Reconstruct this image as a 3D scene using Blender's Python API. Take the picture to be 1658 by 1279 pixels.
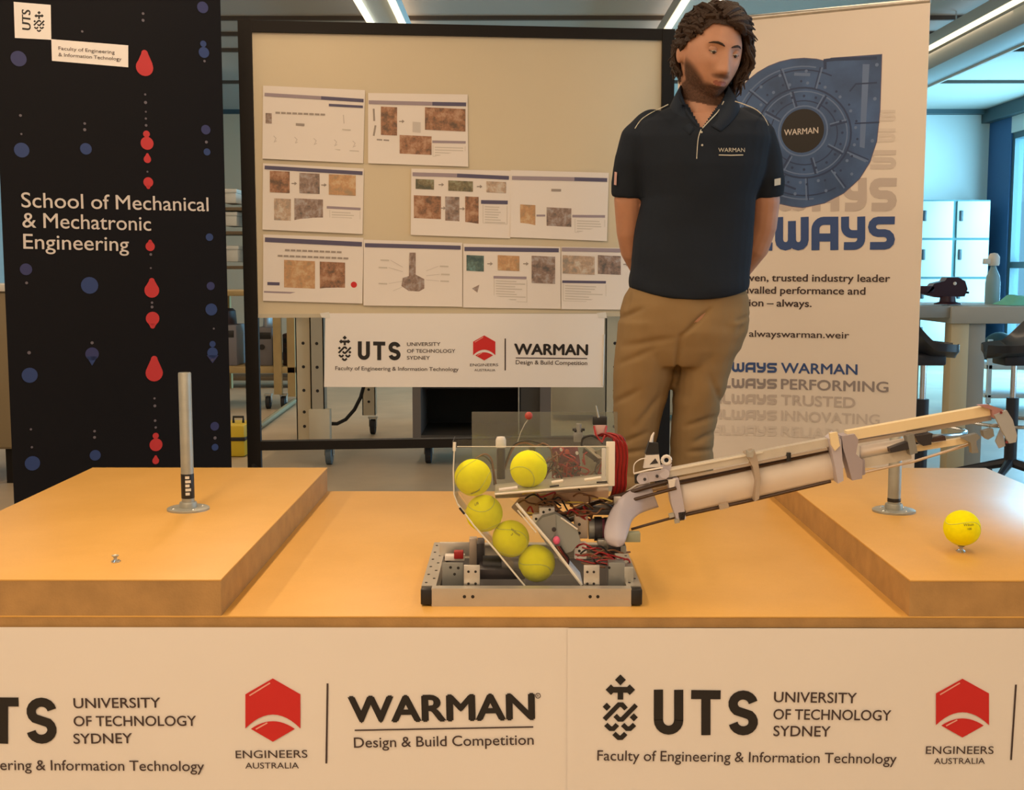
import bpy, bmesh, math, random
from mathutils import Vector, Matrix, noise
from mathutils.bvhtree import BVHTree
for o in list(bpy.data.objects): bpy.data.objects.remove(o)
SC = bpy.context.scene
C = SC.collection
RAD = math.radians
# ------------------------------------------------------------------ camera
F, HC = 1950.0, 1.08
cam = bpy.data.cameras.new('camera'); camo = bpy.data.objects.new('camera', cam); C.objects.link(camo)
cam.sensor_width = 36; cam.lens = F/1658*36; cam.clip_end = 200; cam.clip_start = .05
camo.location = (0, 0, HC)
camo.rotation_euler = (RAD(90)-math.atan(202.5/F), 0, math.atan(6/F))
SC.camera = camo
CM = camo.rotation_euler.to_matrix(); CP = Vector((0, 0, HC))
# ------------------------------------------------------------------ world, light, exposure
SC.view_settings.view_transform = 'Standard'; SC.view_settings.look = 'None'
SC.view_settings.gamma = 1; SC.view_settings.use_curve_mapping = False
SC.view_settings.exposure = 0.0
w = bpy.data.worlds.new('sky'); SC.world = w; w.use_nodes = True
_b = w.node_tree.nodes['Background']; _b.inputs[0].default_value = (.30, .72, 1.0, 1); _b.inputs[1].default_value = .9
def area(name, loc, rot, sx, sy, power, col):
    l = bpy.data.lights.new(name, 'AREA'); l.shape = 'RECTANGLE'; l.size = sx; l.size_y = sy; l.energy = power; l.color = col
    o = bpy.data.objects.new(name, l); C.objects.link(o); o.location = loc; o.rotation_euler = rot; return o
WARM = (1.0, .71, .455)
CEIL = 2.95
STRIPS = (-2.95, -.87, 1.15, 3.2)
for sx, pw in zip(STRIPS, (29, 42, 25, 6)):
    for y0, y1 in ((-3.6, .1), (.2, 3.9), (4.0, 7.7), (7.8, 11.5)):
        k = (1.5 if y0 < -1 else 1.05 if y0 < 0.3 else .42 if y0 < 5 else .6)
        area('strip_lamp_light', (sx, (y0+y1)/2, CEIL-.235), (0, 0, 0), .12, y1-y0-.1, pw*k, WARM)
        area('strip_lamp_uplight', (sx, (y0+y1)/2, CEIL-.125), (RAD(180), 0, 0), .12, y1-y0-.1, pw*.12, WARM)
# daylight of the window wall on the right (portal-sized sky light just outside its panes)
area('window_daylight', (5.95, 12.2, 1.5), (0, RAD(90), 0), 2.6, 3.0, 700, (.30, .74, 1.0))
area('window_daylight', (5.95, 4.0, 1.5), (0, RAD(90), 0), 2.6, 5.5, 105, (.60, .84, 1.0))

# ------------------------------------------------------------------ pixel -> place
def P(px, py, Y=None, Z=None, X=None):
    d = CM @ Vector(((px-829)/F, -(py-639.5)/F, -1))
    t = (Y/d.y) if Y is not None else ((Z-HC)/d.z if Z is not None else X/d.x)
    return CP + d*t
def S(Y): return F/Y            # pixels per metre at depth Y
# ------------------------------------------------------------------ materials
MATS = {}
def mat(name, col, rough=.6, metal=0, bump=0, bscale=60, var=0, vscale=6, spec=.5, sss=0, stretch=None, sheen=0, coat=0, emit=None):
    if name in MATS: return MATS[name]
    m = bpy.data.materials.new(name); m.use_nodes = True; nt = m.node_tree; b = nt.nodes['Principled BSDF']
    b.inputs['Base Color'].default_value = (*col, 1); b.inputs['Roughness'].default_value = rough
    b.inputs['Metallic'].default_value = metal; b.inputs['Specular IOR Level'].default_value = spec
    if sheen: b.inputs['Sheen Weight'].default_value = sheen
    if coat: b.inputs['Coat Weight'].default_value = coat; b.inputs['Coat Roughness'].default_value = .15
    if sss: b.inputs['Subsurface Weight'].default_value = sss; b.inputs['Subsurface Radius'].default_value = (.01, .004, .002)
    if emit: b.inputs['Emission Color'].default_value = (*emit[0], 1); b.inputs['Emission Strength'].default_value = emit[1]
    tc = nt.nodes.new('ShaderNodeTexCoord'); mp = nt.nodes.new('ShaderNodeMapping')
    nt.links.new(tc.outputs['Object'], mp.inputs['Vector'])
    if stretch: mp.inputs['Scale'].default_value = stretch
    if var:
        n = nt.nodes.new('ShaderNodeTexNoise'); n.inputs['Scale'].default_value = vscale; n.inputs['Detail'].default_value = 5
        nt.links.new(mp.outputs[0], n.inputs['Vector'])
        r = nt.nodes.new('ShaderNodeValToRGB'); nt.links.new(n.outputs['Fac'], r.inputs[0])
        r.color_ramp.elements[0].position = .3; r.color_ramp.elements[1].position = .7
        r.color_ramp.elements[0].color = (*[c*(1-var) for c in col], 1)
        r.color_ramp.elements[1].color = (*[min(1, c*(1+var)) for c in col], 1)
        nt.links.new(r.outputs[0], b.inputs['Base Color'])
    if bump:
        n2 = nt.nodes.new('ShaderNodeTexNoise'); n2.inputs['Scale'].default_value = bscale; n2.inputs['Detail'].default_value = 4
        nt.links.new(mp.outputs[0], n2.inputs['Vector'])
        bp = nt.nodes.new('ShaderNodeBump'); bp.inputs['Strength'].default_value = bump; bp.inputs['Distance'].default_value = .01
        nt.links.new(n2.outputs['Fac'], bp.inputs['Height']); nt.links.new(bp.outputs[0], b.inputs['Normal'])
    MATS[name] = m; return m
def clear_mat(name, tint, milk=.1, gloss=.08):
    m = bpy.data.materials.new(name); m.use_nodes = True; nt = m.node_tree; nt.nodes.clear()
    out = nt.nodes.new('ShaderNodeOutputMaterial'); t = nt.nodes.new('ShaderNodeBsdfTransparent'); t.inputs[0].default_value = (*tint, 1)
    d = nt.nodes.new('ShaderNodeBsdfDiffuse'); d.inputs[0].default_value = (.8, .8, .78, 1)
    g = nt.nodes.new('ShaderNodeBsdfGlossy'); g.inputs['Roughness'].default_value = .05
    a = nt.nodes.new('ShaderNodeMixShader'); a.inputs[0].default_value = milk
    nt.links.new(t.outputs[0], a.inputs[1]); nt.links.new(d.outputs[0], a.inputs[2])
    f = nt.nodes.new('ShaderNodeFresnel'); f.inputs[0].default_value = 1.45
    mm = nt.nodes.new('ShaderNodeMath'); mm.operation = 'MULTIPLY'; mm.inputs[1].default_value = gloss*10
    nt.links.new(f.outputs[0], mm.inputs[0])
    b = nt.nodes.new('ShaderNodeMixShader'); nt.links.new(mm.outputs[0], b.inputs[0])
    nt.links.new(a.outputs[0], b.inputs[1]); nt.links.new(g.outputs[0], b.inputs[2]); nt.links.new(b.outputs[0], out.inputs[0])
    MATS[name] = m; return m
def grain_mat(name, c1, c2, rough=.4):
    m = bpy.data.materials.new(name); m.use_nodes = True; nt = m.node_tree; b = nt.nodes['Principled BSDF']; b.inputs['Roughness'].default_value = rough
    tc = nt.nodes.new('ShaderNodeTexCoord'); n = nt.nodes.new('ShaderNodeTexNoise'); n.inputs['Scale'].default_value = 3.5; n.inputs['Detail'].default_value = 8
    n.inputs['Roughness'].default_value = .65; nt.links.new(tc.outputs['Object'], n.inputs['Vector'])
    n3 = nt.nodes.new('ShaderNodeTexNoise'); n3.inputs['Scale'].default_value = 420; nt.links.new(tc.outputs['Object'], n3.inputs['Vector'])
    ad = nt.nodes.new('ShaderNodeMath'); ad.operation = 'MULTIPLY_ADD'; ad.inputs[1].default_value = .35
    nt.links.new(n3.outputs['Fac'], ad.inputs[0]); nt.links.new(n.outputs['Fac'], ad.inputs[2])
    r = nt.nodes.new('ShaderNodeValToRGB'); nt.links.new(ad.outputs[0], r.inputs[0])
    r.color_ramp.elements[0].position = .45; r.color_ramp.elements[1].position = .9
    r.color_ramp.elements[0].color = (*c1, 1); r.color_ramp.elements[1].color = (*c2, 1)
    nt.links.new(r.outputs[0], b.inputs['Base Color']); MATS[name] = m; return m
# ------------------------------------------------------------------ mesh builder
class MB:
    def __init__(s): s.v = []; s.f = []; s.sm = []
    def add(s, vs, fs, smooth=False):
        k = len(s.v); s.v += [Vector(v) for v in vs]
        for f in fs: s.f.append(tuple(i+k for i in f)); s.sm.append(smooth)
        return s
    def box(s, a, b):
        x0, y0, z0 = [min(p, q) for p, q in zip(a, b)]; x1, y1, z1 = [max(p, q) for p, q in zip(a, b)]
        return s.add([(x0,y0,z0),(x1,y0,z0),(x1,y1,z0),(x0,y1,z0),(x0,y0,z1),(x1,y0,z1),(x1,y1,z1),(x0,y1,z1)],
              [(0,3,2,1),(4,5,6,7),(0,1,5,4),(1,2,6,5),(2,3,7,6),(3,0,4,7)])
    def bbox(s, a, b, r=.003):            # box with chamfered vertical and horizontal edges
        x0, y0, z0 = [min(p, q) for p, q in zip(a, b)]; x1, y1, z1 = [max(p, q) for p, q in zip(a, b)]
        r = min(r, (x1-x0)*.45, (y1-y0)*.45, (z1-z0)*.45)
        bm = bmesh.new(); bmesh.ops.create_cube(bm, size=1)
        for v in bm.verts: v.co = Vector(((x0+x1)/2+v.co.x*(x1-x0), (y0+y1)/2+v.co.y*(y1-y0), (z0+z1)/2+v.co.z*(z1-z0)))
        bmesh.ops.bevel(bm, geom=bm.edges[:], offset=r, segments=2, affect='EDGES', profile=.5)
        bm.verts.index_update(); s.add([v.co.copy() for v in bm.verts], [[v.index for v in f.verts] for f in bm.faces]); bm.free(); return s
    def prism(s, pts, d):                  # planar polygon (3D points) extruded by vector d
        n = len(pts); d = Vector(d); a = [Vector(p) for p in pts]; 
        return s.add(a+[p+d for p in a], [tuple(range(n))[::-1], tuple(range(n, 2*n))]+[(i, (i+1) % n, n+(i+1) % n, n+i) for i in range(n)])
    def poly(s, pts): return s.add(pts, [tuple(range(len(pts)))])
    def tube(s, pts, r, n=10, caps=True, smooth=True, hollow=False):
        pts = [Vector(p) for p in pts]; rr = r if isinstance(r, (list, tuple)) else [r]*len(pts)
        vs = []; fs = []; up = None
        for i, p in enumerate(pts):
            t = ((pts[min(i+1, len(pts)-1)]-pts[max(i-1, 0)])).normalized()
            if up is None:
                up = Vector((0, 0, 1)) if abs(t.z) < .9 else Vector((0, 1, 0))
            a = t.cross(up).normalized(); b = a.cross(t).normalized(); up = b
            for k in range(n):
                an = 2*math.pi*k/n; vs.append(p+a*math.cos(an)*rr[i]+b*math.sin(an)*rr[i])
        for i in range(len(pts)-1):
            for k in range(n): fs.append((i*n+k, i*n+(k+1) % n, (i+1)*n+(k+1) % n, (i+1)*n+k))
        s.add(vs, fs, smooth)
        if caps:
            m = (len(pts)-1)*n
            s.add(vs[:n], [tuple(range(n))[::-1]]); s.add(vs[m:], [tuple(range(n))])
        return s
    def cyl(s, a, b, r, n=24): return s.tube([a, b], r, n)
    def lathe(s, c, prof, n=28, ax=(0, 0, 1)):   # prof: (radius, height) pairs
        c = Vector(c); ax = Vector(ax).normalized(); q = Vector((0, 0, 1)).rotation_difference(ax); vs = []; fs = []
        for r, h in prof:
            for k in range(n):
                an = 2*math.pi*k/n; vs.append(c+q @ Vector((r*math.cos(an), r*math.sin(an), h)))
        for i in range(len(prof)-1):
            for k in range(n): fs.append((i*n+k, i*n+(k+1) % n, (i+1)*n+(k+1) % n, (i+1)*n+k))
        s.add(vs, fs, True); m = (len(prof)-1)*n
        if prof[0][0] > 1e-5: s.add(vs[:n], [tuple(range(n))[::-1]])
        if prof[-1][0] > 1e-5: s.add(vs[m:], [tuple(range(n))])
        return s
    def ball(s, c, r, sc=(1, 1, 1), nu=24, nv=14, rot=None):
        c = Vector(c); vs = []; fs = []
        for j in range(nv+1):
            ph = math.pi*j/nv
            for k in range(nu):
                th = 2*math.pi*k/nu; v = Vector((math.sin(ph)*math.cos(th)*r*sc[0], math.sin(ph)*math.sin(th)*r*sc[1], math.cos(ph)*r*sc[2]))
                if rot: v = rot @ v
                vs.append(c+v)
        for j in range(nv):
            for k in range(nu): fs.append((j*nu+k, (j+1)*nu+k, (j+1)*nu+(k+1) % nu, j*nu+(k+1) % nu))
        return s.add(vs, fs, True)
    def loft(s, rings, n=22, e=2.0, caps=True):   # rings: (centre, half-axis u, half-axis v)
        vs = []; fs = []
        for c, u, v in rings:
            c = Vector(c); u = Vector(u); v = Vector(v)
            for k in range(n):
                a = 2*math.pi*k/n; ca, sa = math.cos(a), math.sin(a)
                vs.append(c+u*math.copysign(abs(ca)**(2/e), ca)+v*math.copysign(abs(sa)**(2/e), sa))
        for i in range(len(rings)-1):
            for k in range(n): fs.append((i*n+k, i*n+(k+1) % n, (i+1)*n+(k+1) % n, (i+1)*n+k))
        if caps: fs += [tuple(range(n))[::-1], tuple(range((len(rings)-1)*n, len(rings)*n))]
        return s.add(vs, fs, True)
    def data(s, name, off=None, m=None, fixn=True):
        me = bpy.data.meshes.new(name); off = off or Vector((0, 0, 0))
        me.from_pydata([v-off for v in s.v], [], s.f)
        me.polygons.foreach_set('use_smooth', s.sm)
        if fixn:
            bm = bmesh.new(); bm.from_mesh(me); bmesh.ops.remove_doubles(bm, verts=bm.verts, dist=1e-6)
            bmesh.ops.recalc_face_normals(bm, faces=bm.faces); bm.to_mesh(me); bm.free()
        me.set_sharp_from_angle(angle=RAD(35)) if hasattr(me, 'set_sharp_from_angle') else None
        if m: me.materials.append(m if not isinstance(m, str) else MATS[m])
        me.update(); return me
    def build(s, name, m, parent=None, local=False, label=None, flat=False):
        off = Vector((0, 0, 0))
        if parent is not None and not local: off = world_loc(parent)
        if parent is None and not local:
            xs = [v.x for v in s.v]; ys = [v.y for v in s.v]; zs = [v.z for v in s.v]
            off = Vector(((min(xs)+max(xs))/2, (min(ys)+max(ys))/2, min(zs)))
        o = bpy.data.objects.new(name, s.data(name, off, m, not flat)); C.objects.link(o)
        if parent is not None: o.parent = parent
        else: o.location = off
        if label: o['label'] = label
        return o
def world_loc(o):
    v = Vector((0, 0, 0))
    while o is not None: v = v+Vector(o.location); o = o.parent
    return v
def tag(o, label, cat, group=None, kind=None):
    o['label'] = label; o['category'] = cat
    if group: o['group'] = group
    if kind: o['kind'] = kind
    return o
def thing(name, label, cat, loc=(0, 0, 0), rotz=0, group=None):
    o = bpy.data.objects.new(name, None); C.objects.link(o); o.location = loc; o.rotation_euler = (0, 0, rotz); o.empty_display_size = .05
    return tag(o, label, cat, group)
def struct(name, mb, m, parent=None):
    o = mb.build(name, m, parent)
    if parent is None: o['kind'] = 'structure'
    return o
def dup(root, loc=None, label=None, group=None, rotz=None):
    r = root.copy(); C.objects.link(r)
    if loc is not None: r.location = loc
    if rotz is not None: r.rotation_euler = (0, 0, rotz)
    if label: r['label'] = label
    if group: r['group'] = group
    for ch in list(root.children):
        c = ch.copy(); C.objects.link(c); c.parent = r
        for g in list(ch.children):
            d = g.copy(); C.objects.link(d); d.parent = c
    return r
def arc(c, r, a0, a1, n=10): return [(c[0]+r*math.cos(RAD(a0+(a1-a0)*i/n)), c[1]+r*math.sin(RAD(a0+(a1-a0)*i/n))) for i in range(n+1)]
# flat print: shapes in a plane's own (u, v); collected per ink colour
class Plane:
    """upright sheet: origin o, runs along unit u (horizontal), v is up; print lies `lift` in front"""
    def __init__(s, o, u, v=None, root=None):
        s.o = Vector(o); s.u = Vector(u).normalized(); s.v = Vector(v or (0, 0, 1)).normalized(); s.n = s.u.cross(s.v).normalized()  # towards the viewer
        s.root = root; s.ink = {}
    def L(s, px, py):
        d = CM @ Vector(((px-829)/F, -(py-639.5)/F, -1)); t = (s.o-CP).dot(s.n)/d.dot(s.n); q = CP+d*t-s.o
        return (q.dot(s.u), q.dot(s.v))
    def W(s, uv, lift=0): return s.o+s.u*uv[0]+s.v*uv[1]+s.n*lift
    g = 0
    def sep(s): s.g += 1
    def mb(s, key): return s.ink.setdefault((key, s.g), MB())
    def fill(s, key, pts, lift=.0012, uv=False):
        q = pts if uv else [s.L(*p) for p in pts]
        s.mb(key).add([s.W(p, lift) for p in q], [tuple(range(len(q)))])
    def dot(s, key, c, r, lift=.0012, n=20): s.sep(); s.disc(key, c, r, lift, n); s.sep()
    def disc(s, key, c, r, lift=.0012, n=20, uv=False, sy=1):
        c2 = c if uv else s.L(*c); rr = r if uv else abs(s.L(c[0]+r, c[1])[0]-c2[0])
        s.mb(key).add([s.W((c2[0]+rr*math.cos(2*math.pi*k/n), c2[1]+rr*sy*math.sin(2*math.pi*k/n)), lift) for k in range(n)], [tuple(range(n))])
    def line(s, key, pts, wpx, lift=.0012, closed=False, uv=False):      # ribbon through pixel points
        q = [Vector(p if uv else s.L(*p)) for p in pts]; m = abs(s.L(pts[0][0]+wpx, pts[0][1])[0]-q[0].x)/2 if not uv else wpx/2
        vs = []; n = len(q)
        for i in range(n):
            a = q[(i-1) % n] if (closed or i > 0) else q[i]; b = q[(i+1) % n] if (closed or i < n-1) else q[i]
            d1 = (q[i]-a); d2 = (b-q[i]); d1 = d1.normalized() if d1.length > 1e-9 else d2.normalized(); d2 = d2.normalized() if d2.length > 1e-9 else d1
            t = (d1+d2); t = t.normalized() if t.length > 1e-6 else d1; nn = Vector((-t.y, t.x)); k = m/max(.4, nn.dot(Vector((-d1.y, d1.x))))
            vs += [s.W(q[i]+nn*k, lift), s.W(q[i]-nn*k, lift)]
        fs = [(2*i, 2*i+1, 2*i+3, 2*i+2) for i in range(n-1)]
        if closed: fs.append((2*n-2, 2*n-1, 1, 0))
        s.mb(key).add(vs, fs)
    def rect(s, key, x0, y0, x1, y1, lift=.0012): s.fill(key, [(x0, y1), (x1, y1), (x1, y0), (x0, y0)], lift)
    def text(s, key, txt, a, b, cap, bold=0, vis=None, lift=.0013):   # baseline from pixel a to pixel b; cap height in px; vis = the part that spans a..b (right end)
        s.sep(); A = Vector(s.L(*a)); B = Vector(s.L(*b)); d = B-A; w = d.length; d.normalize(); up = Vector((-d.y, d.x))
        ch = (Vector(s.L(a[0], a[1]-cap))-A).length
        vs, fs, x0, x1, H = glyphs(txt); bold *= .8
        if vis is not None:
            _, _, q0, q1, _ = glyphs(vis); k = w/(q1-q0); A = B-d*k*(x1-x0)
        else: k = w/(x1-x0)
        for i, (bx, by) in enumerate(((0, 0), (bold, 0), (-bold, 0), (0, bold*.8), (0, -bold*.8))[:5 if bold else 1]):
            s.mb(key).add([s.W(A+d*k*(v[0]+bx-x0)+up*(ch/H)*(v[1]+by), lift+i*.00005) for v in vs], fs)
        s.sep()
    def emit(s, names, parent):
        for (key, _), m in s.ink.items():
            nm, mt = names[key]; m.build(nm, mt, parent, flat=True)
_G = {}
def glyphs(txt, bold=0):
    if (txt, bold) in _G: return _G[(txt, bold)]
    c = bpy.data.curves.new('t', 'FONT'); c.body = txt; c.size = 1; c.resolution_u = 4; c.fill_mode = 'FRONT'
    if '&' in txt or True: c.space_word = .9
    o = bpy.data.objects.new('t', c); C.objects.link(o); bpy.context.view_layer.update()
    me = bpy.data.meshes.new_from_object(o.evaluated_get(bpy.context.evaluated_depsgraph_get()))
    vs = [(v.co.x, v.co.y) for v in me.vertices]; fs = [tuple(p.vertices) for p in me.polygons]
    bpy.data.objects.remove(o); bpy.data.curves.remove(c); bpy.data.meshes.remove(me)
    r = (vs, fs, min(v[0] for v in vs), max(v[0] for v in vs), .729+2*bold*0)
    _G[(txt, bold)] = r; return r
def ease(t): t = max(0, min(1, t)); return t*t*(3-2*t)
# ------------------------------------------------------------------ materials of the place
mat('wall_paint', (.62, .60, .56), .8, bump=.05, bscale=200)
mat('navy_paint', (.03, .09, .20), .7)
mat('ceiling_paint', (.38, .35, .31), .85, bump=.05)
mat('floor_vinyl', (.48, .38, .26), .42, var=.12, vscale=3, bump=.03, bscale=30)
mat('dark_trim', (.04, .07, .08), .5)
mat('lamp_white', (.9, .9, .85), .4, emit=((1, .85, .55), 1.6))
mat('lamp_body', (.55, .55, .52), .5)
mat('white_steel', (.74, .73, .68), .45, bump=.02)
mat('black_steel', (.009, .007, .006), .6, bump=.03, spec=.25)
mat('black_plastic', (.012, .012, .014), .4)
mat('black_rubber', (.02, .02, .022), .75)
mat('chrome', (.72, .72, .72), .2, 1)
mat('aluminium', (.64, .62, .58), .36, .75, bump=.04, bscale=300, var=.08, vscale=30)
mat('galvanised', (.50, .50, .46), .42, .7, bump=.05, bscale=180, var=.15, vscale=25)
mat('galvanised_pipe', (.40, .40, .37), .5, .55, bump=.05, bscale=180, var=.12, vscale=25)
grain_mat('orange_board', (.64, .36, .082), (.74, .43, .115), .38)
mat('board_edge', (.44, .26, .095), .6, var=.12, vscale=25, bump=.1, bscale=250)
clear_mat('window_glass', (.93, .97, 1), 0, .025)
clear_mat('acrylic', (.97, .98, .97), .02, .05)
clear_mat('acrylic_back', (.80, .84, .78), .10, .06)
# ------------------------------------------------------------------ the room
struct('floor', MB().box((-6.2, -4.2, -.1), (5.7, 14.7, 0)), 'floor_vinyl')
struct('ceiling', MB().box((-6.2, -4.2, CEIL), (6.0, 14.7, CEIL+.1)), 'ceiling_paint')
struct('wall_left', MB().box((-6.2, -4.2, 0), (-6.05, 14.7, CEIL)), 'wall_paint')
struct('wall_back', MB().box((1.0, 14.5, 0), (5.6, 14.65, CEIL)), 'wall_paint')
struct('wall_back_left', MB().box((-6.05, 14.4, 0), (1.0, 14.65, CEIL)), mat('wall_warmed', (.66, .49, .33), .8, bump=.05, bscale=200))  # warm tint painted in to offset the blue daylight on this stretch
struct('wall_front', MB().box((-6.05, -4.2, 0), (5.6, -4.05, CEIL)), 'wall_paint')
WX = 5.6
wr = MB(); wr.box((WX, -4.2, 0), (WX+.15, 1.0, CEIL)); wr.box((WX, 1.0, 2.62), (WX+.15, 13.86, CEIL)); wr.box((WX, 1.0, 0), (WX+.15, 13.86, .12))
struct('wall_right', wr, 'wall_paint')
struct('wall_right_end', MB().box((WX, 13.86, 0), (WX+.15, 14.5, CEIL)), 'navy_paint')
# window wall: each bay a window of its own
for i in range(5):
    y0 = 1.0+i*2.572; y1 = y0+2.572
    fr = MB()
    for yy in (y0, y1-.07): fr.box((WX+.02, yy, .12), (WX+.12, yy+.07, 2.62))
    for zz in (.12, 1.1, 2.55): fr.box((WX+.02, y0+.07, zz), (WX+.12, y1-.07, zz+.07))
    fo = fr.build('window_%d' % (i+1), 'dark_trim'); fo['kind'] = 'structure'
    MB().box((WX+.06, y0+.07, 1.17), (WX+.07, y1-.07, 2.55)).build('pane', 'window_glass', fo)
    MB().box((WX+.06, y0+.07, .19), (WX+.07, y1-.07, 1.1)).build('pane', 'window_glass', fo)
struct('trim_1', MB().box((WX-.10, -4, 2.80), (WX, 14.5, CEIL)), 'dark_trim')
struct('trim_2', MB().box((-6, 14.36, 2.90), (WX, 14.5, CEIL)), 'dark_trim')
for i, (yy, x0, x1) in enumerate(((9.15, -6, 5.5), (9.75, -6, 3.9), (10.45, -6, 5.5), (12.2, -6, 5.5))):
    struct('trim_%d' % (i+3), MB().box((x0, yy, CEIL-.03), (x1, yy+.035, CEIL)), mat('ceiling_joint', (.09, .07, .055), .6))
struct('baseboard_back', MB().box((-6, 14.37, 0), (WX, 14.5, .1)), 'dark_trim')
# ceiling strip lamps
names = ['long ceiling strip lamp over the far left of the room', 'long ceiling strip lamp above the whiteboard, left of the man',
         'long ceiling strip lamp running behind the head of the man', 'long ceiling strip lamp at top right beside the grey cable duct']
for sx, lb in zip(STRIPS, names):
    t = thing('ceiling_lamp', lb, 'ceiling lamp', (sx, 4, CEIL), group='ceiling strip lamps')
    MB().bbox((sx-.13, -3.7, CEIL-.21), (sx+.13, 11.6, CEIL-.13)).build('housing', 'lamp_body', t)
    for a in (-.125, .085):
        MB().box((sx+a, -3.7, CEIL-.23), (sx+a+.04, 11.6, CEIL-.21)).build('diffuser', 'lamp_white', t)
    for yy in (-3, 0, 3, 6, 9, 11.4): MB().cyl((sx, yy, CEIL-.13), (sx, yy, CEIL), .006, 8).build('hanger_rod', 'chrome', t)
# duct under the ceiling at top right
dx = P(1658, 47, Y=7.6).x
t = thing('cable_duct', 'long grey box duct hanging under the ceiling at top right', 'duct', (3.3, 6, 2.6))
MB().bbox((3.15, 1, 2.60), (3.42, 14.4, 2.72), .005).build('duct_box', mat('duct_grey', (.33, .33, .32), .6), t)
MB().box((3.42, 1, 2.585), (3.44, 14.4, 2.73)).build('duct_edge', 'white_steel', t)
for yy in range(2, 14, 3): MB().cyl((3.40, yy, 2.72), (3.40, yy, CEIL), .008, 8).build('hanger_rod', 'chrome', t)

# ------------------------------------------------------------------ table, track boards
ZP = .558
YF = P(357, 938, Z=ZP).y
ZB = P(357, 997, Y=YF).z
YB = P(300, 757, Z=ZP).y
XL1 = P(357, 938, Z=ZP).x; XR0 = P(1478, 942, Z=ZP).x
XL0 = P(150, 757, Z=ZP).x; XR1 = P(1621, 768, Z=ZP).x
TB = .02
t = thing('trestle_table', 'low trestle table under the orange boards behind the front banners', 'table', (0, (YF+YB)/2, 0))
MB().bbox((XL0+.03, YF+.04, ZB-TB-.03), (XR1-.03, YB-.03, ZB-TB)).build('tabletop', 'white_steel', t)
for x in (XL0+.12, -.02, XR1-.16):
    for y in (YF+.1, YB-.15): MB().bbox((x, y, 0), (x+.04, y+.04, ZB-TB-.03)).build('leg', 'black_steel', t)
bo = thing('track_board', 'wide orange wood-effect board carrying the machine and both side blocks', 'board', (0, (YF+YB)/2, ZB-TB))
MB().box((XL0, YF, ZB-TB), (XR1, YB, ZB-.003)).build('core', 'board_edge', bo); MB().bbox((XL0, YF-.0008, ZB-.003), (XR1, YB, ZB), .0008).build('veneer_top', 'orange_board', bo)
def block(name, x0, x1, lb):
    th = thing(name, lb, 'wooden block', ((x0+x1)/2, (YF+YB)/2, ZB))
    MB().box((x0, YF, ZB), (x1, YB, ZP-.003)).build('core', 'board_edge', th)
    MB().bbox((x0-.0008, YF-.0008, ZP-.003), (x1+.0008, YB+.0008, ZP), .0008).build('veneer_top', 'orange_board', th)
block('platform_block', XL0, XL1, 'raised orange wood-topped block on the left carrying the tall pipe')
block('platform_block', XR0, XR1, 'raised orange wood-topped block on the right carrying the tennis ball on a tee')
# track poles
def pole(px, pyb, ytop, lb, sticker):
    b = P(px, pyb, Z=ZP); zt = P(px, ytop, Y=b.y).z; r = .0137
    th = thing('pipe_post', lb, 'pipe', (b.x, b.y, ZP))
    g = mat('pipe_grey', (.38, .39, .35), .45, .45, bump=.05, bscale=180, var=.1, vscale=30)
    MB().lathe(b, [(.0, 0), (.0455, 0), (.0455, .004), (.043, .0055), (.019, .0055), (.019, .014), (.0175, .018), (r, .018)], 36).build('flange', g, th)
    p = MB(); p.lathe(b+Vector((0, 0, .015)), [(r, 0), (r, zt-ZP-.017), (r-.001, zt-ZP-.015), (r-.003, zt-ZP-.015), (r-.003, zt-ZP-.05), (0, zt-ZP-.05)], 28); p.build('pipe', g, th)
    for a in range(4):
        an = a*math.pi/2+.6; MB().ball((b.x+.033*math.cos(an), b.y+.033*math.sin(an), ZP+.0055), .004, (1, 1, .4), 10, 6).build('screw', 'chrome', th)
    return th, b
th, b = pole(305, 825, 603, 'tall grey metal pipe with a round flange on the left block', True)
st = MB(); st.lathe(b+Vector((0, 0, .026)), [(.0140, 0), (.0142, .001), (.0142, .053), (.0140, .054)], 28); st.build('sticker', 'black_plastic', th)
k = MB()
for i in range(5):
    z = .034+i*.009; aa = [RAD(-95+q*12) for q in range(5 if i % 2 else 4)]
    vs = []
    for a in aa: vs += [(b.x+.0145*math.cos(a), b.y+.0145*math.sin(a), ZP+z), (b.x+.0145*math.cos(a), b.y+.0145*math.sin(a), ZP+z+.006)]
    k.add(vs, [(2*j, 2*j+2, 2*j+3, 2*j+1) for j in range(len(aa)-1)])
k.build('sticker_print', 'white_steel', th, flat=True)
th, b = pole(1447, 828, 706, 'short grey metal pipe with a round flange on the right block', False)
MB().lathe(b+Vector((0, 0, .022)), [(.0140, 0), (.0143, .001), (.0143, .007), (.0140, .008)], 24).build('band', 'black_plastic', th)
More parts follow.
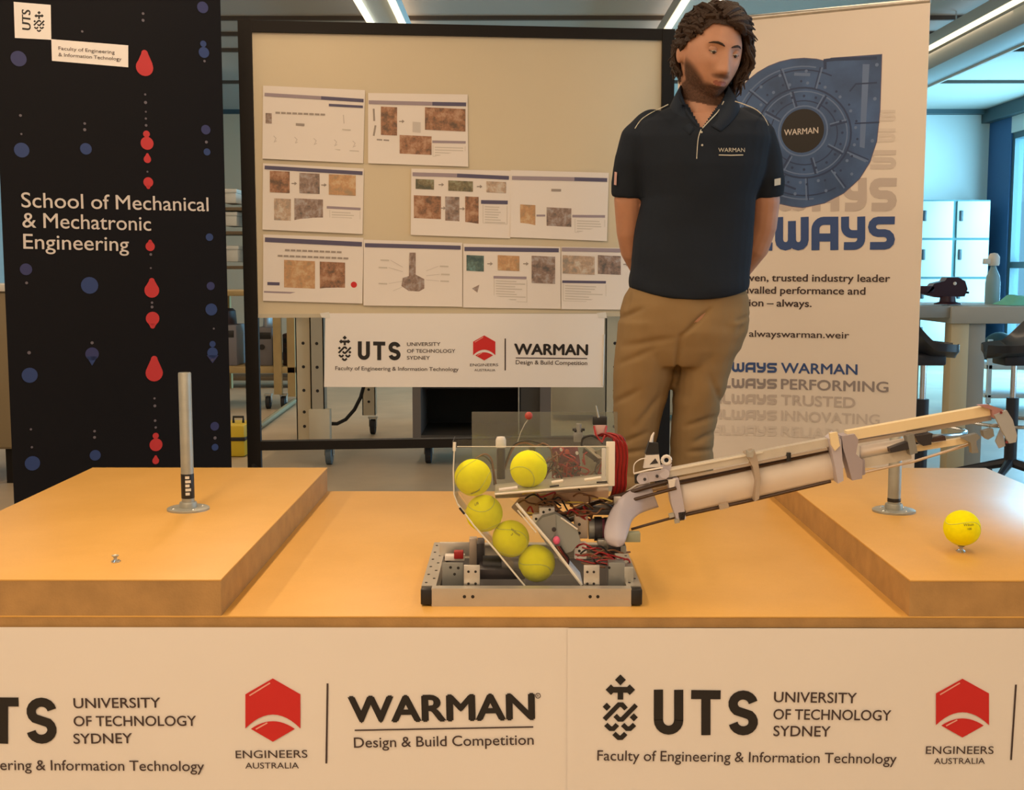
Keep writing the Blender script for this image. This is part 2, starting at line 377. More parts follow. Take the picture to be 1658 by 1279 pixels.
# tennis balls
RB = .0332
mat('ball_felt', (.95, .93, .004), .9, bump=.2, bscale=900, var=.04, vscale=120, spec=.15)
mat('ball_seam', (.62, .66, .10), .8)
def make_ball(c, lb, rot, group=None, printed=None):
    th = thing('tennis_ball', lb, 'tennis ball', (c[0], c[1], c[2]-RB), group=group)
    c = Vector(c); R = Matrix.Rotation(RAD(rot[0]), 3, 'X') @ Matrix.Rotation(RAD(rot[1]), 3, 'Y') @ Matrix.Rotation(RAD(rot[2]), 3, 'Z')
    MB().ball(c, RB, nu=40, nv=24).build('felt', 'ball_felt', th)
    pts = []
    for i in range(61):
        a = 2*math.pi*i/60; v = Vector((.75*math.cos(a)+.25*math.cos(3*a), .75*math.sin(a)-.25*math.sin(3*a), .866*math.sin(2*a))).normalized()
        pts.append(c+R @ v*(RB-.0001))
    MB().tube(pts, .0008, 6, caps=False).build('seam', 'ball_seam', th)
    if printed:
        m = MB()
        for txt, du, dv, hgt, bold, sl in printed['lines']:
            vs, fs, x0, x1, H = glyphs(txt, bold); q = []
            ca, sa = math.cos(RAD(sl)), math.sin(RAD(sl))
            for v in vs:
                x = (v[0]-(x0+x1)/2)*hgt/H; y = (v[1])*hgt/H
                x, y = du+x*ca-y*sa, dv+x*sa+y*ca
                th_, ph = x/RB, y/RB
                q.append(c+Vector((math.sin(th_)*math.cos(ph), -math.cos(ph)*math.cos(th_), math.sin(ph)))*(RB+.0006))
            m.add(q, fs)
        m.build('lettering', 'black_plastic', th, flat=True)
    return th
b0 = P(1556, 893, Z=ZP)
cb = P(1556, 860, Y=b0.y)
def tee(px, py, lb):
    b = P(px, py, Z=ZP); th = thing('ball_tee', lb, 'tee', b)
    MB().lathe(b, [(0, 0), (.0075, 0), (.0075, .002), (.0035, .003), (.003, .008), (.0055, .0105), (.0065, .0125), (.005, .0115), (0, .011)], 20).build('stem', 'galvanised', th)
    for i in range(3):
        a = i*2.1+.4; MB().tube([b+Vector((.004*math.cos(a), .004*math.sin(a), .004)), b+Vector((.009*math.cos(a), .009*math.sin(a), .001))], [.0014, .0011], 8).build('foot', 'chrome', th)
    return th
tee(1556, 894, 'small metal tee under the lone tennis ball on the right block')
tee(187, 910, 'small empty metal tee on the left block')
make_ball((b0.x, b0.y, ZP+.0115+RB), 'yellow tennis ball standing alone on a tee on the right block', (20, 80, 40),
    printed={'lines': [('Wilson', .001, .0105, .0052, .02, 3), ('100', .002, .0035, .0042, .03, 3)]})
# ------------------------------------------------------------------ logos
def emblem(pl, key, cx, cy, H):
    pl.sep(); k = H/465.0
    T = lambda x, y: (cx+(x-370)*k, cy+(y-592)*k)
    dia = lambda x, y, r: pl.fill(key, [T(x, y+r), T(x+r, y), T(x, y-r), T(x-r, y)])
    dia(372, 396, 39); dia(305, 466, 38); dia(438, 466, 38)
    pl.fill(key, [T(303, 487), T(440, 487), T(440, 446), T(303, 446)], .00122); pl.fill(key, [T(352, 536), T(392, 536), T(392, 480), T(352, 480)], .00124)
    w = 34*k
    pl.line(key, [T(258, 677), T(360, 572), T(384, 572), T(412, 603)], w); pl.line(key, [T(484, 574), T(384, 676), T(362, 676), T(334, 648)], w, .00126)
    dia(275, 587, 29); dia(467, 662, 29)
    pl.line(key, [T(268, 712), T(300, 742), T(322, 742), T(350, 713)], w); pl.line(key, [T(388, 713), T(418, 742), T(440, 742), T(472, 712)], w)
    pl.line(key, [T(326, 776), T(358, 806), T(380, 806), T(410, 776)], w)
def uts(pl, key, a, b, H, wS):     # a,b: pixel baseline ends of the three letters, height H px, stroke px
    pl.sep(); ax, ay = a; bx, by = b; W = bx-ax; g = W*.075; lw = (W-2*g)/3; h = wS/2
    def T(i, x, y):  # x 0..lw, y up
        X = ax+i*(lw+g)+x; return (X, ay+(by-ay)*(X-ax)/W-y)
    r = lw/2-h
    U = [(h, H), (h, h+r)]+arc((h+r, h+r), r, 180, 360, 10)+[(lw-h, h+r), (lw-h, H)]
    pl.line(key, [T(0, x, y) for x, y in U], wS)
    pl.line(key, [T(1, 0, H-h), T(1, lw, H-h)], wS); pl.line(key, [T(1, lw/2, H-h), T(1, lw/2, 0)], wS, .00125)
    rr = (H-wS)/4; rx = r
    up = [(h+rx+rx*math.cos(RAD(q)), H-h-rr+rr*math.sin(RAD(q))) for q in range(10, 240, 20)]
    dn = [(h+rx+rx*math.cos(RAD(q)), h+rr+rr*math.sin(RAD(q))) for q in range(50, -190, -20)]
    pl.line(key, [T(2, x, y) for x, y in up+dn], wS)
def hexa(pl, k1, k2, top, R, B, hw):   # top px, bottom px y, half width
    pl.sep(); cx, ty = top; H = B-ty
    q = lambda x, y: (cx+x*hw, ty+y*H)
    al = [(x/6, .60+.22*((x/6)**2)) for x in range(-6, 7)]; au = [(x, y-.045) for x, y in al]
    pl.fill(k1, [q(0, 0), q(-1, .25)]+[q(x, y-.03) for x, y in al]+[q(1, .25)])
    lo = [(x*.80, .675+.19*(x*.80)**2) for x in [i/6 for i in range(-6, 7)]]
    pl.fill(k1, [q(0, 1)]+[q(x, y) for x, y in reversed(lo)])
    pl.line(k2, [q(-.85, .27), q(-.1, .07)], hw*.05, .0016); pl.line(k2, [q(-.62, .80), q(-.2, .70)], hw*.05, .0016)
def always(pl, key, x0, x1, yb, yt, sl=0, sw=None, lift=.0013, slope=0):
    """six rounded single-stroke letters A L W A Y S between x0 and x1, baseline yb, top yt"""
    pl.sep(); ws = [1, .8, 1.25, 1, .9, 1]; g = .1; tot = sum(ws)+g*5; u = (x1-x0)/tot; H = yb-yt; sw = sw or H*.24; h = sw/2; x = x0
    for ch, wd in zip('ALWAYS', ws):
        w_ = wd*u; X0 = x+h; X1 = x+w_-h; r = min((X1-X0)*.45, H*.3)
        T = lambda p: (p[0], p[1]+slope*(p[0]-x0))
        yt_, yb_ = yt+h, yb-h; ym = (yt+yb)/2
        A = lambda cx, cy, a0, a1, rr=r: [(cx+rr*math.cos(RAD(a0+(a1-a0)*i/6)), cy-rr*math.sin(RAD(a0+(a1-a0)*i/6))) for i in range(7)]
        if ch == 'A':
            S_ = [[(X0, yb)]+A(X0+r, yt_+r, 180, 90)+[(X1, yt_), (X1, yb)], [(X0, ym+H*.12), (X1, ym+H*.12)]]
        elif ch == 'L': S_ = [[(X0, yt)]+A(X0+r, yb_-r, 180, 270)+[(X1+h, yb_)]]
        elif ch == 'W':
            xm = (X0+X1)/2; r2 = (xm-X0)/2; 
            S_ = [[(X0, yt)]+A(X0+r2, yb_-r2, 180, 360, r2)+[(xm, ym)], [(X1, yt)]+A(X1-r2, yb_-r2, 0, -180, r2)+[(xm, yt+h)]]
        elif ch == 'Y': S_ = [[(X0, yt)]+A(X0+r, ym+h*.2-r, 180, 270)+[(X1, ym+h*.2)], [(X1, yt)]+A(X1-r, yb_-r, 0, -90)+[(X0-h*.3, yb_)]]
        else: 
            r3 = (yb_-yt_)/4
            S_ = [[(X1+h, yt_)]+A(X0+r3, yt_+r3, 90, 270, r3)+A(X1-r3, yb_-r3, 90, -90, r3)+[(X0-h*.5, yb_)]]
        for i, s_ in enumerate(S_): pl.line(key, [T(p) for p in s_], sw, lift+i*.00004)
        x += w_+g*u
    pl.sep()
# ------------------------------------------------------------------ print inks
mat('sheet_vinyl', (.84, .81, .78), .55, bump=.25, bscale=3, var=.015, vscale=2)
mat('ink_black', (.012, .010, .010), .5); mat('ink_dark', (.055, .035, .035), .55); mat('ink_red', (.62, .018, .018), .5); mat('ink_pink', (.85, .45, .38), .5)
mat('ink_navy', (.035, .085, .27), .5); mat('ink_grey1', (.30, .27, .28), .6); mat('ink_grey2', (.56, .50, .47), .6); mat('ink_grey3', (.64, .58, .54), .6); mat('ink_grey4', (.72, .66, .61), .6)
INK = {'k': ('lettering', 'ink_black'), 'd': ('small_lettering', 'ink_dark'), 'r': ('red_emblem', 'ink_red'), 'p': ('emblem_highlight', 'ink_pink')}
# ------------------------------------------------------------------ front banner sheets
YS = YF-.004
def sheet(px0, px1, Y, lb, ph):
    a = P(px0, 1016, Y=Y); b = P(px1, 1016, Y=Y); zt = ZB-TB*.95
    root = thing('banner_sheet', lb, 'banner', ((a.x+b.x)/2, Y, .04))
    m = MB(); nx, nz = 60, 24; vs = []; fs = []
    for j in range(nz+1):
        for i in range(nx+1):
            x = a.x+(b.x-a.x)*i/nx; z = .04+(zt-.04)*j/nz
            vs.append((x, Y-.0005+.0004*math.sin(x*9+ph)*(1-j/nz), z))
    n0 = len(vs)
    for j in range(nz):
        for i in range(nx): q = j*(nx+1)+i; fs.append((q, q+1, q+nx+2, q+nx+1))
    vs += [(v[0], v[1]+.0008, v[2]) for v in vs[:n0]]
    fs += [tuple(k+n0 for k in f[::-1]) for f in fs[:]]
    m.add(vs, fs, True); m.build('sheet', 'sheet_vinyl', root, flat=True)
    return root, Plane((0, Y-.001, 0), (1, 0, 0))
def logos(pl, cx, dy, dx, first=True): pass
rt, pl = sheet(-190, 921, YS, 'long white banner sheet on the table front, left of the seam', 0)
emblem(pl, 'k', -121, 1162, 106); uts(pl, 'k', (-80, 1203), (92, 1204), 75, 15)
pl.text('d', 'UNIVERSITY', (120, 1146), (260, 1145), 17, .012); pl.text('d', 'OF TECHNOLOGY', (120, 1175), (318, 1174.5), 17, .012); pl.text('d', 'SYDNEY', (120, 1203.5), (214.5, 1202.5), 17, .012)
pl.text('d', 'Faculty of Engineering & Information Technology', (1, 1246), (331, 1248), 17.5, .004, vis='ering & Information Technology')
hexa(pl, 'r', 'p', (442, 1098), 0, 1200.5, 44.5)
pl.text('d', 'ENGINEERS', (382, 1227), (498, 1226), 13, .004); pl.text('d', 'AUSTRALIA', (397.5, 1243.7), (484, 1243.4), 10, .004)
pl.line('d', [(530.5, 1106), (528.5, 1235.6)], 3)
pl.text('k', 'WARMAN', (566.6, 1168.5), (864, 1163.4), 43, .045); pl.line('d', [(574.4, 1182), (863.5, 1176.5)], 2.4)
pl.text('d', 'Design & Build Competition', (573.5, 1210), (864, 1205), 17.5, .006)
pl.line('d', [(871+4*math.cos(q*.52), 1126+4*math.sin(q*.52)) for q in range(12)], 1.2, closed=True); pl.text('d', 'R', (869.5, 1128.2), (872.8, 1128.2), 4.4)
pl.emit(INK, rt)
rt, pl = sheet(919, 2060, YS-.0022, 'long white banner sheet on the table front, right of the seam', 2)
emblem(pl, 'k', 1004, 1145, 106); uts(pl, 'k', (1058.5, 1189), (1227, 1190.5), 73, 15)
pl.text('d', 'UNIVERSITY', (1253, 1136), (1386.4, 1138), 17.5, .012); pl.text('d', 'OF TECHNOLOGY', (1252, 1164), (1442, 1166), 17.5, .012); pl.text('d', 'SYDNEY', (1252, 1191), (1344, 1192), 17.5, .012)
pl.text('d', 'Faculty of Engineering & Information Technology', (967, 1230.5), (1451, 1236), 17.5, .004)
hexa(pl, 'r', 'p', (1558, 1098.5), 0, 1193.6, 43)
pl.text('d', 'ENGINEERS', (1498.7, 1220), (1608, 1220), 13, .004); pl.text('d', 'AUSTRALIA', (1512, 1236.4), (1594, 1236), 10, .004)
pl.line('d', [(1644.6, 1108), (1636.6, 1230)], 3)
pl.text('k', 'WARMAN', (1680, 1160), (1975, 1160), 43, .045); pl.line('d', [(1686, 1173), (1975, 1173)], 2.4); pl.text('d', 'Design & Build Competition', (1686, 1202), (1975, 1202), 17, .006)
pl.emit(INK, rt)

# ------------------------------------------------------------------ left roll-up banner (dark)
def rollup(name, lb, A, B, zt, zb, m):
    """A,B: floor points (x,y) of the visible edges; returns root, plane"""
    A = Vector((A[0], A[1], 0)); B = Vector((B[0], B[1], 0)); u = (B-A).normalized(); n = u.cross(Vector((0, 0, 1)))
    mid = (A+B)/2; root = thing(name, lb, 'roll-up banner', mid)
    sh = MB(); sh.prism([A+Vector((0, 0, zb)), B+Vector((0, 0, zb)), B+Vector((0, 0, zt)), A+Vector((0, 0, zt))], -n*.002); sh.build('sheet', m, root)
    ca = MB(); q = [A-n*.05, B-n*.05, B+n*.07, A+n*.07]; ca.prism(q, (0, 0, zb+.01)); ca.build('cassette', 'aluminium', root)
    rl = MB(); rl.cyl(A+Vector((0, 0, zt+.004))-n*.006, B+Vector((0, 0, zt+.004))-n*.006, .011, 12); rl.build('top_rail', 'aluminium', root)
    MB().cyl(mid-n*.03+Vector((0, 0, zb)), mid-n*.012+Vector((0, 0, zt)), .008, 10).build('support_pole', 'aluminium', root)
    for e in (A+u*.12, B-u*.12): MB().bbox(e-Vector((.02, .14, 0)), e+Vector((.02, .16, .012)), .004).build('foot', 'aluminium', root)
    return root, Plane(A+n*.0005, u)
mat('banner_black', (.0035, .0035, .006), .7, bump=.03, bscale=8, spec=.2)
mat('dot_blue', (.018, .045, .17), .5); mat('dot_blue2', (.026, .033, .13), .5); mat('dot_red', (.50, .03, .035), .5); mat('dot_pale', (.13, .12, .15), .5); mat('letter_white', (.62, .58, .55), .6)
Yr = 4.3; Bp = P(357, 10, Y=Yr); Bx = Bp.x+.0
slope = .606
# left edge where pixel column about x=-2 at y=200 meets the sheet's line
d = CM @ Vector(((2-829)/F, -(330-639.5)/F, -1)); d = d/d.y
Yl = (Yr-slope*Bp.x)/(1-slope*d.x); Al = (d.x*Yl, Yl)
rt, pl = rollup('rollup_banner', 'tall black roll-up banner with red and blue dots at the left edge', Al, (Bp.x, Yr), 2.12, .09, 'banner_black')
blue = [(30,95,13),(35,243,12.5),(139,241,9.5),(328,12,9),(330,85,8.5),(329,71,5),(333,210,7.5),(335,246,5.5),(339,384,6),(42,436,10),(145,462,14),(48,607.5,13),(149,573,11),
        (52.5,750,12.5),(154,737,9),(341,463,6.5),(342,501,9.5),(344,571,8.5),(347.5,690,7),(344,557,5),(348,724,5.5)]
for i, (x, y, r) in enumerate(blue): pl.dot('b' if i % 3 else 'b2', (x, y), r)
pl.fill('b', [(x, y) for x, y in ((158, 577), (149, 592), (140, 577))]); pl.fill('b2', [(334.5, 575), (344, 588), (353.5, 575)])
for x, y, r in [(137,200,2.2),(137,210,2.6),(33,187,2.4),(34.5,217,1.8),(334,230,2.4),(231.5,22,2.2),(231.5,33,2.4),(133,51,2),(235,153,1.8),(235.5,166,2.6),(236,181,1.6),(236,192,1.8),(236.4,203,2.2),
        (43,458,2.4),(47,571,3),(50,695,2),(51.5,724,2),(153,698,2.2),(153,708,2.4),(149,555,2.6),(346,532,1.6),(348,709,2.6),(250,645,1.8),(250.6,657,2.4),(251,681,2.2),(252,692,2),(244,412,2.2),(244,434,1.6),(238.6,278,1.6),(246,490,2),(246,497,2.4),(331,99,2),(344,583,2)]: pl.dot('w', (x, y), r, n=10)
def drop(x, y, r, tip):     # round drop with a tapered neck towards tip (pixel y)
    pl.sep(); pl.disc('r', (x, y), r)
    s_ = 1 if tip > y else -1; nw = r*.38
    pl.fill('r', [(x-r*.93, y+s_*r*.35), (x-nw, tip-s_*nw), (x+nw, tip-s_*nw), (x+r*.93, y+s_*r*.35)][::s_], .00115); pl.disc('r', (x-.2*0, tip-s_*nw), nw)
drop(234, 109, 14, 81); drop(238.5, 258, 6, 248); drop(240, 295, 8, 306); drop(243, 399, 7.5, 388); drop(245.7, 470, 12, 450); drop(247, 515.6, 11, 532); drop(249.6, 603.6, 14, 576); drop(252, 746, 5.5, 737)
pl.disc('r', (238, 232), 10.5); pl.disc('r', (237, 217), 5.5); pl.disc('r', (252.5, 720), 10.5); pl.disc('r', (252, 705.5), 5)
pl.fill('s', [(24, 61.5), (83, 64.5), (82, 8), (22, 3)], .001); pl.fill('s', [(84, 98.5), (207.5, 109), (207.5, 73.5), (83, 63.5)], .001)
# upright mark: emblem and sideways lettering
emblem(pl, 'k', 63, 35, 34)
vs, fs, x0, x1, H = glyphs('UTS', .02); A = Vector(pl.L(49.5, 49)); Bq = Vector(pl.L(49, 17)); dd = (Bq-A); L_ = dd.length; dd.normalize(); lf = Vector((-dd.y, dd.x)); ch = (Vector(pl.L(35, 49))-A).length
for i, bx in enumerate((0, .03, -.03)): pl.mb('k').add([pl.W(A+dd*(v[0]+bx-x0)*L_/(x1-x0)+lf*v[1]*ch/H, .0016+i*.00005) for v in vs], fs)
pl.text('d', 'Faculty of Engineering', (94.6, 80.8), (185.5, 87.5), 6, .006, lift=.0018); pl.text('d', '& Information Technology', (94.6, 91), (196.5, 98.5), 6, .006, lift=.0018)
pl.text('l', 'School of Mechanical', (35, 335.5), (337.5, 342), 25.5, .006); pl.text('l', '& Mechatronic', (36.5, 368), (244.5, 373.5), 25.5, .006); pl.text('l', 'Engineering', (38, 402.5), (208.5, 406.5), 25.5, .006)
pl.emit({'b': ('blue_dot', 'dot_blue'), 'b2': ('dim_blue_dot', 'dot_blue2'), 'w': ('small_dot', 'dot_pale'), 'r': ('red_dot', 'dot_red'), 's': ('logo_panel', 'sheet_vinyl'),
         'k': ('logo', 'ink_black'), 'd': ('small_lettering', 'ink_dark'), 'l': ('lettering', 'letter_white')}, rt)

# ------------------------------------------------------------------ right roll-up banner (white, pump)
sR, sL = 458.0, 416.6
A = (257/sL, 1950/sL); B = (652/sR, 1950/sR)
mat('rollup_white', (.82, .76, .70), .55, bump=.05, bscale=5)
zt = P(1487, 2, Y=B[1]).z
rt, pl = rollup('rollup_banner', 'tall white roll-up banner with a blue pump picture behind the man', A, B, zt, .09, 'rollup_white')
mat('pump_blue', (.045, .105, .26), .45, var=.35, vscale=7); mat('pump_light', (.12, .20, .40), .45); mat('pump_dark', (.018, .045, .13), .45); mat('pump_edge', (.10, .10, .20), .5)
ghosts = [(288, 342, 'g2', 1452), (243, 274, 'g3', 1451), (208, 230, 'g4', 1450), (178, 196, 'g4', 1450)]
for y0, y1, kk, xr in ghosts: always(pl, kk, 1166, xr, y1, y0, sw=(y1-y0)*.26, lift=.0008)
cx, cy = 1302, 215
out = [(1427, 89), (1345, 95), (1338, 100)]+[(cx+127*math.cos(RAD(a)), cy-120*math.sin(RAD(a))) for a in range(72, 270, 9)]+[(1300, 335.5), (1335, 328), (1366, 312), (1391, 289), (1408, 262), (1419, 228), (1424, 180)]
pl.fill('edge', [(x+(x-cx)*.012, y+(y-cy)*.012) for x, y in out][::-1], .0009)
pl.fill('pb', out[::-1], .0011)
E = lambda r, a, k=.96: (cx+r*math.cos(RAD(a)), cy-r*k*math.sin(RAD(a)))
pl.line('pd', [E(106, a) for a in range(65, 300, 6)], 2.2, .0015); pl.line('pl', [E(112, a) for a in range(80, 280, 6)], 2.2, .0015)
pl.line('pd', [E(76, a) for a in range(0, 360, 8)], 3, .0015, closed=True); pl.line('pl', [E(70, a) for a in range(0, 360, 8)], 2, .0016, closed=True)
pl.line('pd', [E(54, a) for a in range(0, 360, 8)], 2, .0015, closed=True)
for a in range(15, 360, 45): pl.line('pd', [E(44, a), E(72, a)], 3, .0017); pl.line('pl', [E(44, a+4), E(72, a+3)], 2, .0017)
for a in (75, 108, 140, 215, 245, 272, 305, 335): pl.line('pl', [E(77, a), E(114, a)], 2.2, .0017); pl.line('pd', [E(77, a+2), E(114, a+1.6)], 1.6, .0017)
for a in range(0, 360, 18): pl.disc('pd', E(62, a), 2.2, .0018, 8)
for a in range(6, 360, 20): pl.disc('pl', E(84, a), 2.6, .0018, 8); pl.disc('pd', E(87, a+7), 2.0, .0018, 8)
for a in (88, 112, 132, 232, 262, 290, 318): pl.disc('pl', E(104, a), 2.6, .0018, 8)
for y in (105, 160, 228): pl.disc('pl', (1420-(y-105)*.06, y), 3, .0018, 10)
pl.fill('pl', [(1392, 238), (1400, 240), (1408, 104), (1397, 104)], .0014); pl.line('pd', [(1336, 112), (1336, 98), (1352, 96), (1420, 94)], 5, .0016)
pl.line('pd', [(1376, 148), (1386, 136), (1420, 134)], 2.4, .0017); pl.line('pd', [(1384, 200), (1424, 198)], 2.4, .0017); pl.line('pl', [(1376, 250), (1402, 262)], 2.2, .0017)
pl.line('pd', [E(96, 262), E(98, 230)], 3, .0016); pl.line('pl', [(1286, 120), (1312, 121)], 5, .0017)
pl.disc('pl', (1300, 212), 41, .0019, 36); pl.disc('pb', (1300, 212), 38.5, .0020, 36); pl.disc('k', (1299.5, 212), 35, .0021, 36)
pl.text('w', 'WARMAN', (1270, 219.5), (1325, 215.5), 10, .02, lift=.0024)
always(pl, 'n', 1168, 1449, 406, 352, sw=13, lift=.0013, slope=-.006)
pl.text('k2', 'A proven, trusted industry leader', (1213, 455), (1441, 456.5), 12, .022, vis='ven, trusted industry leader')
pl.text('k2', 'in unrivalled performance and', (1213, 475), (1401, 477), 12, .022, vis='valled performance and')
pl.text('k2', 'innovation – always.', (1213, 495.5), (1314, 497), 12, .022, vis='ion – always.')
pl.text('k2', 'alwayswarman.weir', (1213, 545), (1375, 548), 11, .012)
for i, (wd, y0, xr, y1, kk) in enumerate((('WARMAN', 603.5, 1388, 606.5, 'n'), ('PERFORMING', 629.5, 1438, 635, 'g1'), ('TRUSTED', 655, 1384, 660, 'g2'), ('INNOVATING', 680.5, 1424, 688, 'g3'), ('RELIABLE', 706, 1380, 712, 'g4'))):
    pl.text(kk, wd, (1265, y0), (xr, y1), 17, .022); always(pl, kk, 1152, 1258, y0-2, y0-18, sw=3.9, slope=.02)
pl.emit({'g1': ('faded_lettering', 'ink_grey1'), 'g2': ('faded_lettering', 'ink_grey2'), 'g3': ('faded_lettering', 'ink_grey3'), 'g4': ('faded_lettering', 'ink_grey4'), 'edge': ('pump_rim', 'pump_edge'), 'pb': ('pump_picture', 'pump_blue'),
         'pl': ('pump_highlights', 'pump_light'), 'pd': ('pump_ribs', 'pump_dark'), 'k': ('pump_hub', 'ink_black'), 'w': ('hub_lettering', 'letter_white'), 'n': ('blue_lettering', 'ink_navy'), 'k2': ('lettering', 'ink_dark')}, rt)

# ------------------------------------------------------------------ whiteboard on a black frame
YA, YZ = 4.85, 5.04
a = P(385, 400, Y=YA); bq = P(1089, 400, Y=YZ)
u = Vector((bq.x-a.x, YZ-YA, 0)); u.normalize(); O = Vector((a.x, YA, 0))
fp = Plane(O, u); n = fp.n
rt = thing('whiteboard', 'large warm-lit whiteboard in a black steel frame with papers on it', 'whiteboard', O+u*.9)
def slab(pl, q, d0, d1, name, m, parent):   # q: uv polygon; from lift d1 back to d0
    return MB().prism([pl.W(p, d1) for p in q], -pl.n*(d1-d0)).build(name, m, parent)
L = fp.L
tl, tr = L(385, 33), L(1092, 48); bl, br = L(396, 729), L(1080, 727)
il, ir = L(408, 53)[0], L(1072, 62)[0]
zt0, zt1 = tl[1], tr[1]; zi = L(408, 52)[1]; zb0, zb1 = L(415, 729)[1], L(415, 714.5)[1]
xw0, xw1 = tl[0], tr[0]
slab(fp, [(xw0, .08), (il, .08), (il, zt0), (xw0, zt0)], -.04, .012, 'post', 'black_steel', rt)
slab(fp, [(ir, .08), (xw1, .08), (xw1, zt0), (ir, zt0)], -.04, .012, 'post', 'black_steel', rt)
slab(fp, [(il, zi), (ir, zi), (ir, zt0), (il, zt0)], -.035, .010, 'top_bar', 'black_steel', rt)
slab(fp, [(il, zb0), (ir, zb0), (ir, zb1), (il, zb1)], -.035, .010, 'bottom_bar', 'black_steel', rt)
mat('whiteboard_warm_lit', (.66, .57, .40), .45, var=.03, vscale=1.5)  # white board with the warm lamp light mixed into its colour
pz0 = L(415, 513)[1]; pz1 = L(1000, 520)[1]
slab(fp, [(il, pz0), (ir, pz0), (ir, zi), (il, zi)], -.02, -.004, 'panel', 'whiteboard_warm_lit', rt)
slab(fp, [(il, pz0-.004), (ir, pz0-.004), (ir, pz0+.012), (il, pz0+.012)], -.022, .003, 'lower_trim', mat('board_trim', (.55, .50, .38), .4), rt)
for e in (xw0+.02, xw1-.02):
    for s_ in (-1, 1):
        p0 = fp.W((e, .30), -.012); p1 = fp.W((e, .07), 0)+n*(.19*s_)+u*(.06*s_)
        MB().tube([p0, p1], .016, 8).build('brace', 'black_steel', rt)
        f = MB().lathe(p1+Vector((.0, 0, -.035)), [(.0, -.0), (.03, 0)], 12)
        w_ = MB(); c = p1+Vector((0, 0, -.038)); w_.tube([c-u*.011, c+u*.011], .03, 16); wo = w_.build('caster', 'black_rubber', rt)
    MB().tube([fp.W((e, .075), 0)+n*.30, fp.W((e, .075), 0)-n*.30], .014, 8).build('foot_bar', 'black_steel', rt)
# papers
mat('paper', (.82, .76, .70), .7, bump=.15, bscale=6); mat('bar_blue', (.10, .09, .16), .6); mat('bar_pale', (.34, .28, .32), .6); mat('text_grey', (.36, .31, .27), .7); mat('text_pale', (.62, .57, .50), .7); mat('sketch_pale', (.60, .55, .50), .7)
def photo_mat(name, c, s=.55, sc=26):
    m = bpy.data.materials.new(name); m.use_nodes = True; nt = m.node_tree; b = nt.nodes['Principled BSDF']; b.inputs['Roughness'].default_value = .5
    tc = nt.nodes.new('ShaderNodeTexCoord'); nz = nt.nodes.new('ShaderNodeTexNoise'); nz.inputs['Scale'].default_value = sc; nz.inputs['Detail'].default_value = 6; nz.inputs['Roughness'].default_value = .7; nz.inputs['Distortion'].default_value = .15
    nt.links.new(tc.outputs['Object'], nz.inputs['Vector']); r = nt.nodes.new('ShaderNodeValToRGB'); nt.links.new(nz.outputs['Fac'], r.inputs[0])
    e = r.color_ramp.elements; e[0].position = .38; e[0].color = (*[x*(1-s) for x in c], 1); e[1].position = .62; e[1].color = (*[min(1, x*(1+s)) for x in c], 1)
    x = e.new(.5); x.color = (c[0]*1.1, c[1]*.85, c[2]*.7, 1); nt.links.new(r.outputs[0], b.inputs[0]); MATS[name] = m
photo_mat('photo_brown', (.32, .20, .13)); photo_mat('photo_grey', (.27, .24, .23)); photo_mat('photo_tan', (.50, .36, .21), .25); photo_mat('photo_green', (.20, .21, .14)); photo_mat('photo_pale', (.46, .42, .36), .35); photo_mat('photo_teal', (.11, .22, .23))
PI_ = {'h': ('header_bar', 'bar_blue'), 'hp': ('header_bar', 'bar_pale'), 't': ('text_lines', 'text_grey'), 'tp': ('text_lines', 'text_pale'), 'sk': ('sketch', 'sketch_pale'), 'r': ('red_emblem', 'ink_red'),
       'pb': ('photo', 'photo_brown'), 'pg': ('photo', 'photo_grey'), 'pt': ('photo', 'photo_tan'), 'pn': ('photo', 'photo_green'), 'pp': ('photo', 'photo_pale'), 'pz': ('photo', 'photo_teal')}
lay = [0]
